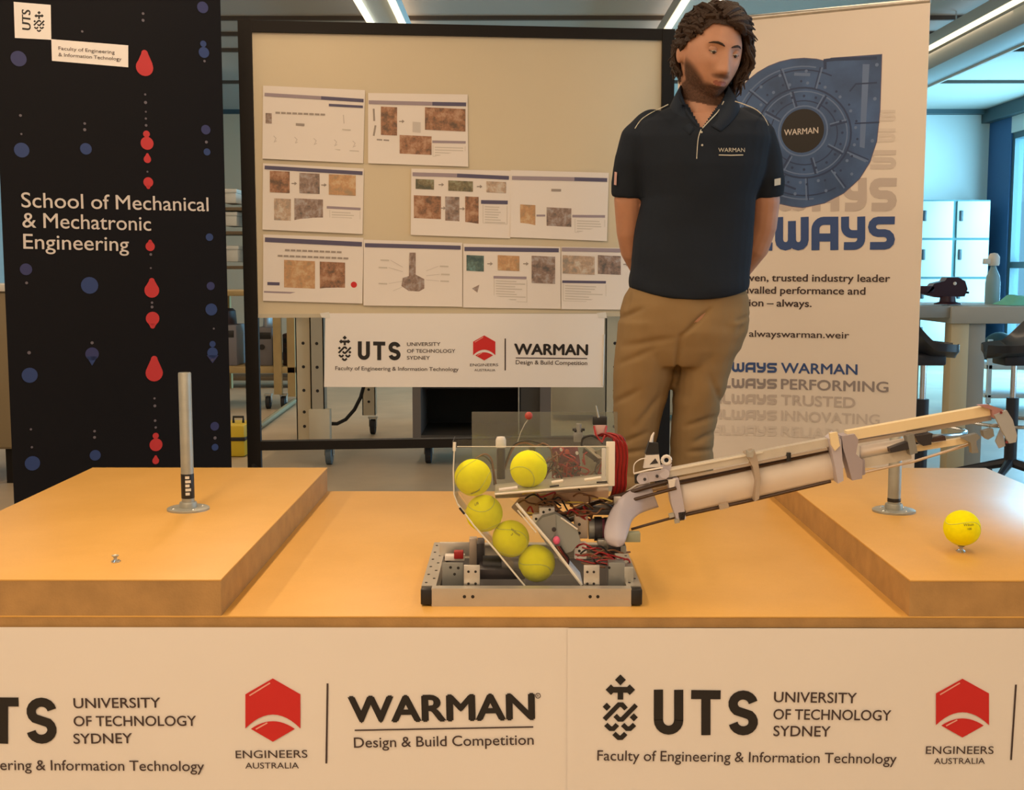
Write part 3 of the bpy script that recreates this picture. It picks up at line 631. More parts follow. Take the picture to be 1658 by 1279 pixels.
def paper(lb, c, bars=(), photos=(), lines=(), blocks=(), arrows=(), extra=None):
    lay[0] += 1; lf = .0006+.0005*(lay[0] % 4)
    q = [fp.L(*p) for p in c]      # tl tr br bl
    mid = fp.W(((q[0][0]+q[2][0])/2, q[2][1]), 0); root = thing('paper_sheet', lb, 'paper', mid, group='papers pinned to the whiteboard')
    q2 = [q[3], q[2], q[1], q[0]]
    # slightly curled sheet, a few mm off the board at its lower edge
    m = MB(); N = 8; vs = []; fs = []
    for j in range(N+1):
        for i in range(N+1):
            s_, t_ = i/N, j/N
            uu = (q2[0][0]*(1-s_)+q2[1][0]*s_)*(1-t_)+(q2[3][0]*(1-s_)+q2[2][0]*s_)*t_; vv = (q2[0][1]*(1-s_)+q2[1][1]*s_)*(1-t_)+(q2[3][1]*(1-s_)+q2[2][1]*s_)*t_
            vs.append(fp.W((uu, vv), lf+.004*(1-t_)**4*(.4+.6*abs(math.sin(lay[0]+2.2*s_)))))
    for j in range(N):
        for i in range(N): k = j*(N+1)+i; fs.append((k, k+1, k+N+2, k+N+1))
    n0 = len(vs); vs2 = vs+[v-fp.n*.0003 for v in vs]; fs += [tuple(k+n0 for k in f[::-1]) for f in fs[:]]
    m.add(vs2, fs, True); m.build('sheet', 'paper', root, flat=True)
    pp = Plane(fp.o+fp.n*(lf+.0005), fp.u); up = .0009
    for kk, x0, y0, x1, y1, th in bars: pp.sep(); pp.line(kk, [(x0, y0), (x1, y1)], th, up)
    for kk, x0, y0, x1, y1 in photos: pp.sep(); s_ = .045*(x1-x0); pp.fill(kk, [(x0, y1-s_), (x1, y1), (x1, y0+s_), (x0, y0)], up)
    for x0, y0, x1, y1, th in lines: 
        n_ = max(1, int((x1-x0)/9))
        for i in range(n_): 
            f0 = i/n_; f1 = (i+.82)/n_; pp.line('t', [(x0+(x1-x0)*f0, y0+(y1-y0)*f0), (x0+(x1-x0)*f1, y0+(y1-y0)*f1)], th, up)
    rr = random.Random(lay[0]); pp.sep()
    for x0, y0, x1, y1 in blocks:
        k = y0+1.5
        while k < y1: pp.line('tp', [(x0, k), (x0+(x1-x0)*rr.uniform(.6, 1), k+.03*(x1-x0))], 1.6, up); k += 4.2
        pp.line('tp', [(x0-3, y0-2), (x0-3, y1+1), (x1+2, y1+3), (x1+2, y0)], .8, up)
    for x, y in arrows: pp.line('t', [(x-4, y), (x+2, y)], 1.6, up); pp.fill('t', [(x+1, y+3), (x+5, y), (x+1, y-3)], up)
    pp.sep()
    if extra: extra(pp, up)
    keys = list(pp.ink.items()); pp.emit(PI_, root)
    MB().ball(fp.W(((q[0][0]+q[1][0])/2, (q[0][1]+q[1][1])/2-.01), lf+.001), .004, (1, .5, 1), 10, 6)
    return root
def sk1(pp, up):
    for x, y in ((445, 236), (479, 238), (510, 240), (543, 242), (573, 244)): pp.line('tp', [(x-7, y), (x+8, y+.8)], 1.8, up); pp.line('sk', [(x-2, y-16), (x+2, y-12), (x-1, y-6), (x+3, y-8)], 1.2, up)
    pp.line('tp', [(554, 209.5), (568, 210.5)], 1.8, up); pp.line('sk', [(556, 186), (557, 200)], 1.5, up)
paper('top left paper on the whiteboard with small grey sketches and no photos', [(426, 138.6), (591, 146), (588, 264.5), (425, 257)],
    [('hp', 428.5, 153, 520, 158.5, 5.5), ('h', 520, 158.5, 588.7, 163, 5.5), ('h', 532.4, 170, 587.6, 173, 4)], [('pg', 430, 183, 440, 200)], [(446, 182.4, 528, 185.7, 3), (479, 201.4, 496, 202.5, 4)], extra=sk1)
def sk2(pp, up): pp.fill('sk', [(668, 214), (681, 215), (681, 198), (668, 197)], up); pp.line('t', [(605, 176), (606, 196)], 3, up); pp.line('t', [(608, 203), (605, 220)], 3, up)
paper('upper paper on the whiteboard, right of the sketches sheet, with three brown photos', [(596, 150.6), (757, 153), (758, 270), (596, 264.5)],
    [('hp', 597, 165.5, 700, 168, 6), ('h', 700, 168, 754.7, 169, 6), ('hp', 700, 229.4, 754, 230.5, 4)], [('pb', 616.7, 172.5, 643, 219.6), ('pb', 688, 173.6, 753.6, 213), ('pb', 647, 218.5, 698.8, 251)], [(610, 226, 632, 227.5, 2.4)], [(704, 237, 751, 252)], [(650, 196.6)], sk2)
paper('second paper down the left of the whiteboard with five photos', [(426, 264.4), (589, 273), (587, 379), (425, 371.7)],
    [('h', 428.5, 271, 587, 280.4, 6), ('hp', 529, 335.6, 583.8, 338.4, 4)], [('pb', 437, 276.5, 469, 312.6), ('pg', 484.7, 279.8, 517.5, 314), ('pt', 532.4, 282, 576, 317), ('pp', 443.8, 321, 471, 357.5), ('pg', 476.6, 321, 523, 359.7)], [], [(537, 342, 581, 360)], [(476, 297), (524, 299.5)])
paper('middle paper on the whiteboard with a green strip and six photos', [(666, 273), (827, 276.5), (826, 386), (665, 380.4)],
    [('hp', 668, 282, 740, 284, 6), ('h', 740, 284, 824, 288, 6), ('h', 778.8, 326.9, 822, 327.8, 6)], [('pn', 673, 289.6, 702.7, 307), ('pn', 725.8, 292, 765.7, 310.5), ('pp', 787.6, 293.4, 819.3, 312.6), ('pb', 670, 316, 714, 355), ('pg', 720.8, 318, 743.8, 363), ('pb', 753.2, 318, 774.9, 362.6)], [], [(785, 333, 819, 360)], [(714, 299), (776, 302), (717, 337), (748, 338)])
paper('right-hand middle paper on the whiteboard with two photos joined by a line', [(827, 275.4), (985.7, 279.8), (982.4, 390.4), (826, 384)],
    [('hp', 829, 288, 930, 290, 6), ('h', 930, 290, 983, 291.4, 6), ('t', 892.6, 307.8, 908.4, 308.2, 4), ('hp', 868.6, 349, 882.8, 349, 3), ('hp', 926.6, 349.9, 979.6, 350.4, 4)], [('pt', 842.3, 331, 866.8, 368.5), ('pg', 885, 335.6, 925, 367.4)], [], [(934, 356, 977, 375)], [])
def sk6(pp, up): pp.disc('r', (573, 461), 5, up)
paper('lower left paper on the whiteboard with two photos and a red emblem', [(426.4, 379.5), (588.5, 385), (586.8, 491.4), (426, 487)],
    [('h', 429, 388, 586, 395.5, 7.5), ('h', 433, 459, 452.8, 459.6, 5), ('hp', 427.4, 472.4, 585, 478.3, 2.8)], [('pt', 460, 420.7, 510, 467.5), ('pb', 517.8, 423.4, 558.7, 469)], [(461.4, 404.8, 554.7, 408.4, 3), (449.6, 414, 565.7, 418.5, 3)], extra=sk6)
def sk7(pp, up):
    pp.fill('pg', [(660, 470), (668, 478), (687, 467), (687, 452), (672, 444), (652, 450), (650, 463)], up); pp.fill('pg', [(662, 448), (673, 448), (673, 409), (663, 409)], up+.0002)
    for x, y in ((624, 421), (621, 433), (621, 459), (621, 474), (720, 431), (722, 444), (721, 455)): pp.line('tp', [(x-8, y), (x+6, y+.6)], 2.4, up); pp.line('sk', [(x+(8 if x < 660 else -10), y), ((652 if x < 660 else 690), y+(450-y)*.4)], .7, up)
paper('lower paper on the whiteboard with a drawing of a small grey machine', [(588.8, 388), (748.5, 393), (748.5, 496.6), (588.5, 494.5)],
    [('h', 591, 396.8, 745.8, 401, 6.5)], extra=sk7)
def sk8(pp, up): pp.fill('pg', [(764, 467), (773, 474), (776, 461)], up)
paper('lower paper on the whiteboard with a teal photo and a small grey triangle', [(750, 394.3), (907.5, 399.7), (907.5, 500), (749.6, 497.7)],
    [('h', 752, 403, 904.7, 405.2, 6.5), ('hp', 799, 448.7, 852.4, 450, 4)], [('pz', 755.3, 412.8, 783.4, 439.6), ('pt', 806, 413, 841, 439), ('pg', 860.8, 414, 898.8, 459.7)], [], [(803, 453, 851, 486)], [(793, 427), (851, 427)], sk8)
paper('lower right paper on the whiteboard, partly behind the man', [(908.5, 399.5), (1026, 402), (1024, 501.5), (908.5, 500.5)],
    [('hp', 909.5, 403.8, 1024, 406, 6), ('h', 910.4, 456, 981, 457, 4)], [('pp', 911, 413, 962.8, 445), ('pg', 968, 413, 1005, 445)], [], [(915, 461, 979, 486)], [(1013, 428)])
# hung banner
q = [fp.L(525, 626), fp.L(976, 626.5), fp.L(978, 508), fp.L(527, 507)]; lf = .012
root = thing('banner_sheet', 'small white banner hanging from the lower edge of the whiteboard', 'banner', fp.W(((q[0][0]+q[1][0])/2, q[0][1]), lf))
m = MB(); m.prism([fp.W(p, lf) for p in q], -fp.n*.0012); m.build('sheet', 'sheet_vinyl', root)
pp = Plane(fp.o+fp.n*lf, fp.u)
emblem(pp, 'k', 558, 564, 41); uts(pp, 'k', (579.4, 582.5), (648.6, 583.5), 30, 6.4)
pp.text('d', 'UNIVERSITY', (659, 560), (713, 559.7), 6, .012); pp.text('d', 'OF TECHNOLOGY', (659, 571), (737, 571), 6, .012); pp.text('d', 'SYDNEY', (659, 582), (696, 582), 6, .012)
pp.text('d', 'Faculty of Engineering & Information Technology', (543, 599), (742.4, 600.8), 6.5, .006)
hexa(pp, 'r', 'p', (784, 543), 0, 583.5, 18)
pp.text('d', 'ENGINEERS', (761, 593), (806.6, 592.7), 4.6); pp.text('d', 'AUSTRALIA', (768, 601), (802, 601), 4)
pp.line('d', [(818, 548), (818, 599.6)], 2); pp.text('k', 'WARMAN', (833, 573.7), (951, 574.7), 18, .045); pp.line('d', [(835, 579.5), (950.7, 580.5)], 1.6); pp.text('d', 'Design & Build Competition', (835, 589.5), (950.7, 591), 7, .008)
pp.emit(INK, root)
MB().tube([fp.W(fp.L(977, 541), lf+.002), fp.W(fp.L(975, 624), lf+.002)], .0035, 8).build('edge_strip', 'white_steel', root)
for px in (527, 974): MB().prism([fp.W(fp.L(px-6, 514), lf+.001), fp.W(fp.L(px+8, 515), lf+.001), fp.W(fp.L(px+6, 505), lf+.001), fp.W(fp.L(px-9, 507), lf+.001)], fp.n*.0006).build('tape', 'white_steel', root)
# ------------------------------------------------------------------ back of the room, right side
mat('locker_white', (.40, .41, .40), .45); mat('locker_frame', (.05, .13, .13), .5)
YK = 13.9
lx = [1426, 1484, 1543, 1602]
zk = [P(1540, y, Y=YK).z for y in (325, 388, 451, 514, 577)]
for i in range(3):
    x0 = P(lx[i], 400, Y=YK).x; x1 = P(lx[i+1], 400, Y=YK).x
    th = thing('locker', ['white steel locker column hidden mostly behind the white banner', 'white steel locker column next to the white banner edge', 'rightmost white steel locker column against the back wall'][i], 'locker', ((x0+x1)/2, YK+.2, 0), group='lockers along the back wall')
    MB().box((x0, YK+.02, .02), (x1, YK+.5, zk[0]+.01)).build('body', 'locker_frame', th)
    for j in range(4):
        d = MB().bbox((x0+.035, YK-.005, max(.05, zk[j+1])+.02), (x1-.01, YK+.02, zk[j]-.005), .004).build('door', 'locker_white', th)
        MB().bbox((x0+.06, YK-.02, zk[j]-.23), (x0+.10, YK-.004, zk[j]-.11), .006).build('handle', 'black_plastic', d)
# tall workbench on the right
YT = 6.4
mat('bench_grey', (.30, .31, .29), .35, var=.06); mat('bench_edge', (.42, .42, .38), .4); mat('bench_leg', (.62, .50, .30), .5); mat('bench_leg_grey', (.36, .34, .29), .5)
z1 = P(1560, 497, Y=YT).z; z0 = P(1560, 524, Y=YT).z
xa = P(1430, 500, Y=YT).x; xb = P(1541, 500, Y=YT).x
t = thing('workbench', 'tall grey workbench with pale legs to the right of the white banner', 'workbench', (xb, YT+.4, 0))
MB().bbox((xa, YT+.02, z0+.03), (xb, YT+.95, z1+.004), .004).build('worktop', 'bench_grey', t)
MB().bbox((xb, YT, z0), (xb+1.5, YT+.95, z1), .004).build('worktop', 'bench_edge', t)
l0, l1, l2 = [P(p, 600, Y=YT).x for p in (1540, 1569, 1597)]
MB().bbox((l0, YT+.02, 0), (l1, YT+.12, z0)).build('leg', 'bench_leg', t)
MB().bbox((l1, YT+.03, 0), (l2, YT+.13, z0)).build('leg_cover', 'bench_leg_grey', t)
for xx in (xa+.05, xb+1.4):
    MB().bbox((xx, YT+.05, 0), (xx+.08, YT+.12, z0)).build('leg', 'bench_leg', t)
for xx in (xa+.05, l0, xb+1.4): MB().bbox((xx, YT+.82, 0), (xx+.08, YT+.9, z0)).build('leg', 'bench_leg_grey', t)
MB().box((xa, YT+.80, .25), (l1, YT+.815, z0+.02)).build('back_panel', mat('panel_olive', (.33, .30, .23), .6), t)
# bench vice / tool on the bench
mat('vice_dark', (.035, .012, .022), .35, .2)
yv = YT+.3; R = lambda px, py: P(px, py, Y=yv); zt = z1
c = R(1535, 470); t = thing('bench_vice', 'dark maroon bench vice lying on the tall workbench', 'vice', (c.x, yv, zt))
sv = F/yv
m = MB(); m.loft([((c.x, yv, zt+.005), (.075, 0, 0), (0, .06, 0)), ((c.x, yv, zt+.012), (.072, 0, 0), (0, .058, 0)), ((c.x, yv, zt+.02), (.045, 0, 0), (0, .04, 0)), ((c.x, yv, zt+.05), (.04, 0, 0), (0, .038, 0))]); m.build('base', 'vice_dark', t)
m = MB(); m.prism([R(1500, 477), R(1522, 482), R(1562, 480), R(1567, 468), R(1563, 455), R(1552, 449), R(1534, 449), R(1530, 455), R(1513, 459)], (0, .09, 0)); m.build('body', 'vice_dark', t)
MB().bbox(R(1486, 476), R(1514, 463)+Vector((0, .05, 0)), .004).build('slide', 'vice_dark', t)
MB().tube([R(1468, 474)+Vector((0, .02, 0)), R(1490, 471)+Vector((0, .02, 0))], .006, 8).build('handle', 'black_steel', t)
MB().tube([R(1562, 473)+Vector((0, .03, 0)), R(1572, 474)+Vector((0, .03, 0))], .006, 8).build('screw_end', 'black_steel', t)
MB().ball(R(1546, 459)-Vector((0, .002, 0)), .010, (1, .4, 1), 12, 8).build('label_disc', 'white_steel', t)
MB().bbox(R(1482, 481), R(1487, 470)+Vector((0, .05, 0)), .003).build('jaw', 'vice_dark', t)
# spray bottle, green cloth
yb = YT+.55; R = lambda px, py: P(px, py, Y=yb)
c = R(1607, 470); t = thing('spray_bottle', 'pale blue bottle with a white cap at the far end of the workbench', 'bottle', (c.x, yb, z1))
k = F/yb/1.14; h = [(0, 0), (13, 0), (14, 4), (14, 30), (12, 40), (6, 50), (5, 54), (0, 54)]
MB().lathe((c.x, yb, z1), [(r*.72/k, y/k) for r, y in h], 20).build('body', mat('bottle_blue', (.25, .42, .48), .35), t)
MB().lathe((c.x+.0, yb, z1+54/k), [(0, 0), (7/k, 0), (8/k, 3/k), (8/k, 12/k), (5/k, 17/k), (0, 18/k)], 18).build('cap', 'white_steel', t)
MB().bbox((c.x-14/k, yb-.02, z1+56/k), (c.x-5/k, yb+.02, z1+64/k), .004).build('nozzle', 'white_steel', t)
mat('mint_cloth', (.18, .66, .55), .8, bump=.3, bscale=30)
m = MB(); N = 16; vs = []; fs = []; rr = random.Random(5)
x0 = R(1594, 480).x; x1 = R(1650, 480).x
for j in range(N+1):
    for i in range(N+1):
        u_, v_ = i/N, j/N; hgt = .075*math.sin(math.pi*u_)**.6*math.sin(math.pi*v_)**.6*(.7+.5*noise.noise(Vector((u_*4, v_*4, 2))))
        vs.append((x0+(x1-x0)*u_, YT+.2+.25*v_, z1+.002+max(0, hgt)))
for j in range(N):
    for i in range(N): q = j*(N+1)+i; fs.append((q, q+1, q+N+2, q+N+1))
m.add(vs, fs, True); tag(m.build('folded_cloth', 'mint_cloth', flat=True), 'crumpled mint green cloth on the workbench near the bottle', 'cloth')
# stools
mat('stool_black', (.010, .012, .020), .5, coat=.2)
def stool(px, py, Y, lb, mirror=1, ang=0):
    c = P(px, py, Y=Y); t = thing('lab_stool', lb, 'stool', (c.x, Y, 0), rotz=0, group='black lab stools')
    zt = c.z; q = lambda x, y, z: (c.x+x*mirror, Y+y, z)
    m = MB(); N = 14; vs = []; fs = []
    for j in range(2):
        for i in range(N+1):
            for k in range(7):
                s_ = i/N; w_ = k/6*2-1
                x = (-.20+.40*s_)*.68; z = zt+.05*max(0, 1-s_*2.2)**1.5*3+.035*(w_**2)-.05*s_*.4-(.035 if j else 0)
                hw = .19*math.sqrt(max(.03, 1-abs(2*s_-1)**2.6)); vs.append(q(x, w_*hw, z))
    n0 = (N+1)*7
    for i in range(N):
        for k in range(6):
            a = i*7+k; fs += [(a, a+1, a+8, a+7), (n0+a, n0+a+7, n0+a+8, n0+a+1)]
    for i in range(N):
        for k in (0, 6): a = i*7+k; fs.append((a, a+7, n0+a+7, n0+a))
    for k in range(6): fs += [(k, n0+k, n0+k+1, k+1), (N*7+k, N*7+k+1, n0+N*7+k+1, n0+N*7+k)]
    m.add(vs, fs, True); m.build('seat', 'stool_black', t)
    MB().bbox(q(-.11, -.08, zt-.085), q(.07, .08, zt-.03), .01).build('seat_mount', 'stool_black', t)
    MB().cyl(q(-.01, 0, zt-.27), q(-.01, 0, zt-.08), .014, 14).build('gas_piston', 'chrome', t)
    MB().cyl(q(-.01, 0, .1), q(-.01, 0, zt-.25), .03, 16).build('cylinder', 'stool_black', t)
    r = .2; MB().tube([q(-.01+r*math.cos(a*.3142*1), r*math.sin(a*.3142), .32) for a in range(21)], .009, 8).build('foot_ring', 'chrome', t)
    for a in range(5):
        an = a*2*math.pi/5+.3; e = q(-.01+.27*math.cos(an), .27*math.sin(an), .06)
        MB().tube([q(-.01, 0, .12), e], [.025, .014], 8).build('base_leg', 'stool_black', t)
        MB().ball((e[0], e[1], .026), .026, (1, .6, 1), 12, 8).build('caster', 'black_rubber', t)
    return t
stool(1500, 561, 5.7, 'black lab stool with curved seat in front of the tall workbench')
stool(1640, 563, 6.0, 'black lab stool at the right edge of the photo beyond the workbench leg', -1)
# bright bits past the bench: white chair-like crates by the window
mat('crate_white', (.62, .68, .70), .5)
yq = 9.2; R = lambda px, py, Y=yq: P(px, py, Y=Y)
a = R(1600, 596); b = R(1650, 560)
t = thing('low_trolley', 'low pale trolley with a dark bag by the window wall', 'trolley', (a.x+.15, yq+.2, 0))
MB().bbox((a.x, yq, .32), (a.x+.62, yq+.5, .36), .006).build('shelf', 'crate_white', t)
MB().bbox((a.x, yq, .10), (a.x+.62, yq+.5, .13), .006).build('shelf', 'crate_white', t)
for xx in (0, .59):
    for yy in (0, .47): MB().box((a.x+xx, yq+yy, .06), (a.x+xx+.03, yq+yy+.03, .55)).build('post', 'crate_white', t); MB().ball((a.x+xx+.015, yq+yy+.015, .03), .03, (.5, 1, 1), 12, 8).build('caster', 'black_rubber', t)
m = MB(); c = R(1618, 555); m.ball((c.x+.1, yq+.25, .362+.104), .13, (1, .8, 1), 18, 12); tag(m.build('dark_bag', mat('bag_teal', (.02, .07, .09), .7)), 'dark teal bag on the low trolley by the window', 'bag')

# ------------------------------------------------------------------ back of the room, left and centre
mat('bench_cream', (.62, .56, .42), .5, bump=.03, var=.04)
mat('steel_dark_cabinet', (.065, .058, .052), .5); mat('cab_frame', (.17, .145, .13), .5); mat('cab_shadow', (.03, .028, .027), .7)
# steel bench standing behind the board
yf = 6.6; R = lambda px, py, Y=yf: P(px, py, Y=Y)
x0, xm, x1 = R(479, 600).x, R(504, 600).x, R(526, 600).x
xr = R(1010, 600).x
t = thing('workbench', 'cream steel workbench on casters behind the whiteboard', 'workbench', ((x0+xr)/2, yf+.4, 0))
MB().bbox((x0-.05, yf-.05, .86), (xr, yf+1.3, .91), .004).build('worktop', 'bench_cream', t)
def bleg(xa, xb, yy, nm):
    m = MB(); m.box((xa, yy, .13), (xa+.006, yy+.09, .86)); m.box((xa, yy, .13), (xb, yy+.005, .86)); m.box((xb-.006, yy, .13), (xb, yy+.09, .86)); lg = m.build('leg', nm, t)
    for z in (.22, .30, .42, .55, .68): MB().cyl(((xa+xb)/2, yy-.001, z), ((xa+xb)/2, yy+.004, z), .009, 10).build('bolt_hole', 'black_plastic', lg)
bleg(x0, xm, yf, 'bench_cream'); bleg(xm, x1, yf-.03, mat('bench_cream_shaded', (.44, .40, .31), .5))  # second face of the same leg, its shade painted as darker cream
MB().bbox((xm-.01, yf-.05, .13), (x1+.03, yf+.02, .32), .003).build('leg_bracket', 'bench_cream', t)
xl = R(588, 640, 7.9).x; xq = R(609, 640, 7.9).x
bleg(xl, xq, 7.85, 'bench_cream')
bleg(xr-.1, xr, yf, 'bench_cream')
def caster(c, r, par, nm='black_rubber'):
    m = MB(); m.tube([(c[0]-r*.35, c[1], r), (c[0]-r*.28, c[1], r), (c[0]+r*.28, c[1], r), (c[0]+r*.35, c[1], r)], [r*.85, r, r, r*.85], 20); w_ = m.build('caster_wheel', nm, par)
    MB().bbox((c[0]-r*.5, c[1]-r*.4, r), (c[0]-r*.4, c[1]+r*.4, r*2.1), .002).build('fork', 'galvanised', w_); MB().bbox((c[0]+r*.4, c[1]-r*.4, r), (c[0]+r*.5, c[1]+r*.4, r*2.1), .002).build('fork', 'galvanised', w_)
    MB().bbox((c[0]-r*.6, c[1]-r*.5, r*2.1), (c[0]+r*.6, c[1]+r*.5, r*2.35), .002).build('caster_plate', 'galvanised', w_)
mat('caster_blue', (.10, .14, .17), .4)
caster(((x0+x1)/2+.09, yf+.05), .052, t, 'caster_blue'); caster(((xl+xq)/2+.02, 7.9), .05, t); caster((xr-.05, yf+.05), .052, t, 'caster_blue')
# cable hanging off the bench
pts = [R(592, 560, 6.9), R(589, 625, 6.9), R(584, 643, 6.9), R(574, 663, 6.9), R(560, 679, 6.9), R(546, 686, 6.9), R(530, 686, 6.9), R(512, 682, 6.9), R(500, 672, 6.9)]
tag(MB().tube(pts, .0105, 8).build('power_cable', 'black_rubber'), 'black cable sagging under the bench behind the hanging banner', 'cable')
# dark open cabinet
xa, xb = R(668, 670).x, R(892, 670).x; zb_, zt_ = .12, .80
t = thing('steel_cabinet', 'dark grey open steel cabinet on casters below the hanging banner', 'cabinet', ((xa+xb)/2, yf+.3, 0))
m = MB(); m.box((xa, yf, zb_), (xa+.045, yf+.6, zt_)); m.build('side_panel', 'cab_frame', t)
m = MB(); m.box((xb-.06, yf, zb_), (xb, yf+.6, zt_)); m.build('side_panel', 'cab_frame', t)
MB().box((xa+.045, yf, zt_-.03), (xb-.06, yf+.6, zt_)).build('top_panel', 'cab_frame', t); MB().box((xa+.045, yf, zb_), (xb-.06, yf+.6, zb_+.05)).build('bottom_panel', 'steel_dark_cabinet', t)
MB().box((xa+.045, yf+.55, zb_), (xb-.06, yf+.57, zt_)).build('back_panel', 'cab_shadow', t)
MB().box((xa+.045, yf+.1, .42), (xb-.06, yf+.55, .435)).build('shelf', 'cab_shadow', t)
xs = R(840, 670).x; MB().bbox((xs-.004, yf+.02, zb_+.05), (xs+.004, yf+.06, zt_-.03), .001).build('door_edge', 'galvanised', t)
MB().box((xs+.01, yf+.03, zb_+.05), (xb-.06, yf+.045, zt_-.03)).build('door', 'steel_dark_cabinet', t)
for xx in (xa+.08, xb-.1): caster((xx, yf+.1), .05, t)
# cream cupboard behind the man
xa, xb = R(893, 600, 8.6).x, R(1075, 600, 8.6).x
t = thing('cupboard', 'cream steel cupboard between the dark cabinet and the man', 'cupboard', ((xa+xb)/2, 8.9, 0))
MB().bbox((xa, 8.62, .04), (xb+.25, 9.2, 1.6), .004).build('body', 'bench_cream', t)
for i in range(2):
    w_ = (xb+.25-xa)/2; d = MB().bbox((xa+i*w_+.004, 8.6, .06), (xa+(i+1)*w_-.004, 8.62, 1.58), .003).build('door', 'bench_cream', t)
    MB().bbox((xa+w_-.06+i*.09, 8.58, .9), (xa+w_-.045+i*.09, 8.6, 1.05), .003).build('handle', 'galvanised', d)
# second wheeled unit far behind (casters seen near 640-660 px)
def trolley(name, lb, pxa, pxb, pyf, Yg, shelfpy, topz, m1, cas):
    t = thing(name, lb, 'trolley', ((P(pxa, 600, Y=Yg).x+P(pxb, 600, Y=Yg).x)/2, Yg+.3, 0))
    xa, xb = P(pxa, 600, Y=Yg).x, P(pxb, 600, Y=Yg).x; zs = P(pxa, shelfpy, Y=Yg).z
    MB().bbox((xa, Yg, zs-.05), (xb, Yg+.7, zs), .004).build('shelf', m1, t); MB().bbox((xa, Yg, topz-.04), (xb, Yg+.7, topz), .004).build('top', m1, t)
    for xx in (xa, xb-.06):
        for yy in (0, .64): MB().box((xx, Yg+yy, .1), (xx+.06, Yg+yy+.06, topz-.04)).build('post', m1, t)
    for px in cas: caster((P(px, 640, Y=Yg).x, Yg+.06), .05, t)
    return t, xa, xb, zs
mat('bench_wood', (.42, .30, .13), .5, var=.1); mat('machine_grey', (.20, .19, .21), .45); mat('machine_light', (.42, .42, .44), .4); mat('maroon_dark', (.045, .02, .015), .6)
t, xa, xb, zs = trolley('wooden_trolley', 'wooden trolley with a low shelf of machines behind the left end of the board', 330, 478, 0, 9.3, 594, .92, 'bench_wood', (352, 432, 457))
xp = P(443, 600, Y=9.28).x; MB().box((xp, 9.28, .12), (xp+.06, 9.33, .9)).build('post', 'bench_wood', t)
def machine(px0, px1, py0, Y, zb, m1, m2, lb):
    xa, xb = P(px0, 500, Y=Y).x, P(px1, 500, Y=Y).x; zt = P(px0, py0, Y=Y).z
    t = thing('machine_unit', lb, 'machine', ((xa+xb)/2, Y+.1, zb))
    MB().bbox((xa, Y, zb), (xb, Y+.3, zb+(zt-zb)*.72), .012).build('housing', m1, t)
    MB().loft([(((xa+xb)/2, Y+.15, zb+(zt-zb)*.70), ((xb-xa)*.35, 0, 0), (0, .1, 0)), (((xa+xb)/2, Y+.15, zt-.02), ((xb-xa)*.3, 0, 0), (0, .09, 0)), (((xa+xb)/2, Y+.15, zt), ((xb-xa)*.2, 0, 0), (0, .05, 0))]).build('head', m2, t)
    MB().cyl((xa+(xb-xa)*.3, Y-.012, zb+(zt-zb)*.35), (xa+(xb-xa)*.3, Y+.01, zb+(zt-zb)*.35), .022, 14).build('knob', 'black_plastic', t)
    MB().bbox((xa+(xb-xa)*.1, Y-.006, zb+(zt-zb)*.5), (xb-(xb-xa)*.1, Y+.01, zb+(zt-zb)*.62), .003).build('panel', 'black_plastic', t)
    return t
machine(416, 440, 505, 9.4, zs, 'machine_grey', 'machine_light', 'grey machine on the trolley shelf at the left edge of the whiteboard frame')
machine(456, 476, 520, 9.4, zs, 'maroon_dark', 'machine_light', 'dark machine with a pale head on the trolley shelf behind the bench leg')
machine(340, 382, 500, 9.4, zs, 'machine_grey', 'maroon_dark', 'grey machine on the trolley shelf beside the black banner')
mat('box_white', (.60, .58, .52), .6)
def boxes(px0, px1, py0, py1, Y, m1, lb, nm='storage_box', cat='box'):
    a, b = P(px0, py1, Y=Y), P(px1, py0, Y=Y); t = thing(nm, lb, cat, ((a.x+b.x)/2, Y+.15, a.z))
    MB().bbox((a.x, Y, a.z), (b.x, Y+.3, b.z-.03), .008).build('body', m1, t); MB().bbox((a.x-.008, Y-.008, b.z-.035), (b.x+.008, Y+.308, b.z), .006).build('lid', m1, t); return t
t = thing('shelf_unit', 'brown shelving unit seen between the black banner and the whiteboard', 'shelf', (P(372, 400, Y=11).x, 11.2, 0))
xa, xb = P(300, 400, Y=11).x, P(470, 400, Y=11).x
for z in (.1, P(370, 425, Y=11).z-.03, P(370, 330, Y=11).z-.03, P(370, 368, Y=11).z-.035): MB().bbox((xa, 11, z-.03), (xb, 11.4, z), .003).build('shelf', mat('shelf_brown', (.14, .095, .05), .6), t)
for xx in (xa, xb-.04): MB().box((xx, 11, 0), (xx+.04, 11.4, 1.75)).build('side', 'shelf_brown', t)
boxes(362, 382, 306, 329, 11.02, 'box_white', 'white box on the top of the brown shelves'); boxes(364, 383, 343, 366, 11.02, 'box_white', 'white box on the middle of the brown shelves'); boxes(366, 385, 398, 424, 11.02, 'box_white', 'lowest white box on the brown shelves')
# yellow tool case on the floor by the frame foot
a = P(378, 716, Y=6.9); b = P(396, 688, Y=6.9)
t = thing('tool_case', 'yellow tool case beside the left foot of the whiteboard', 'case', ((a.x+b.x)/2, 7.0, 0))
MB().bbox((a.x-.08, 6.9, .0), (b.x, 7.15, b.z), .02).build('body', mat('case_yellow', (.75, .55, .03), .45), t)
MB().tube([(a.x-.02, 7.0, b.z), (a.x-.02, 7.0, b.z+.035), (b.x-.03, 7.0, b.z+.035), (b.x-.03, 7.0, b.z)], .008, 8).build('handle', 'black_plastic', t)
MB().bbox((a.x-.081, 6.895, b.z*.5), (b.x+.001, 7.155, b.z*.62), .004).build('seam_band', 'black_plastic', t)
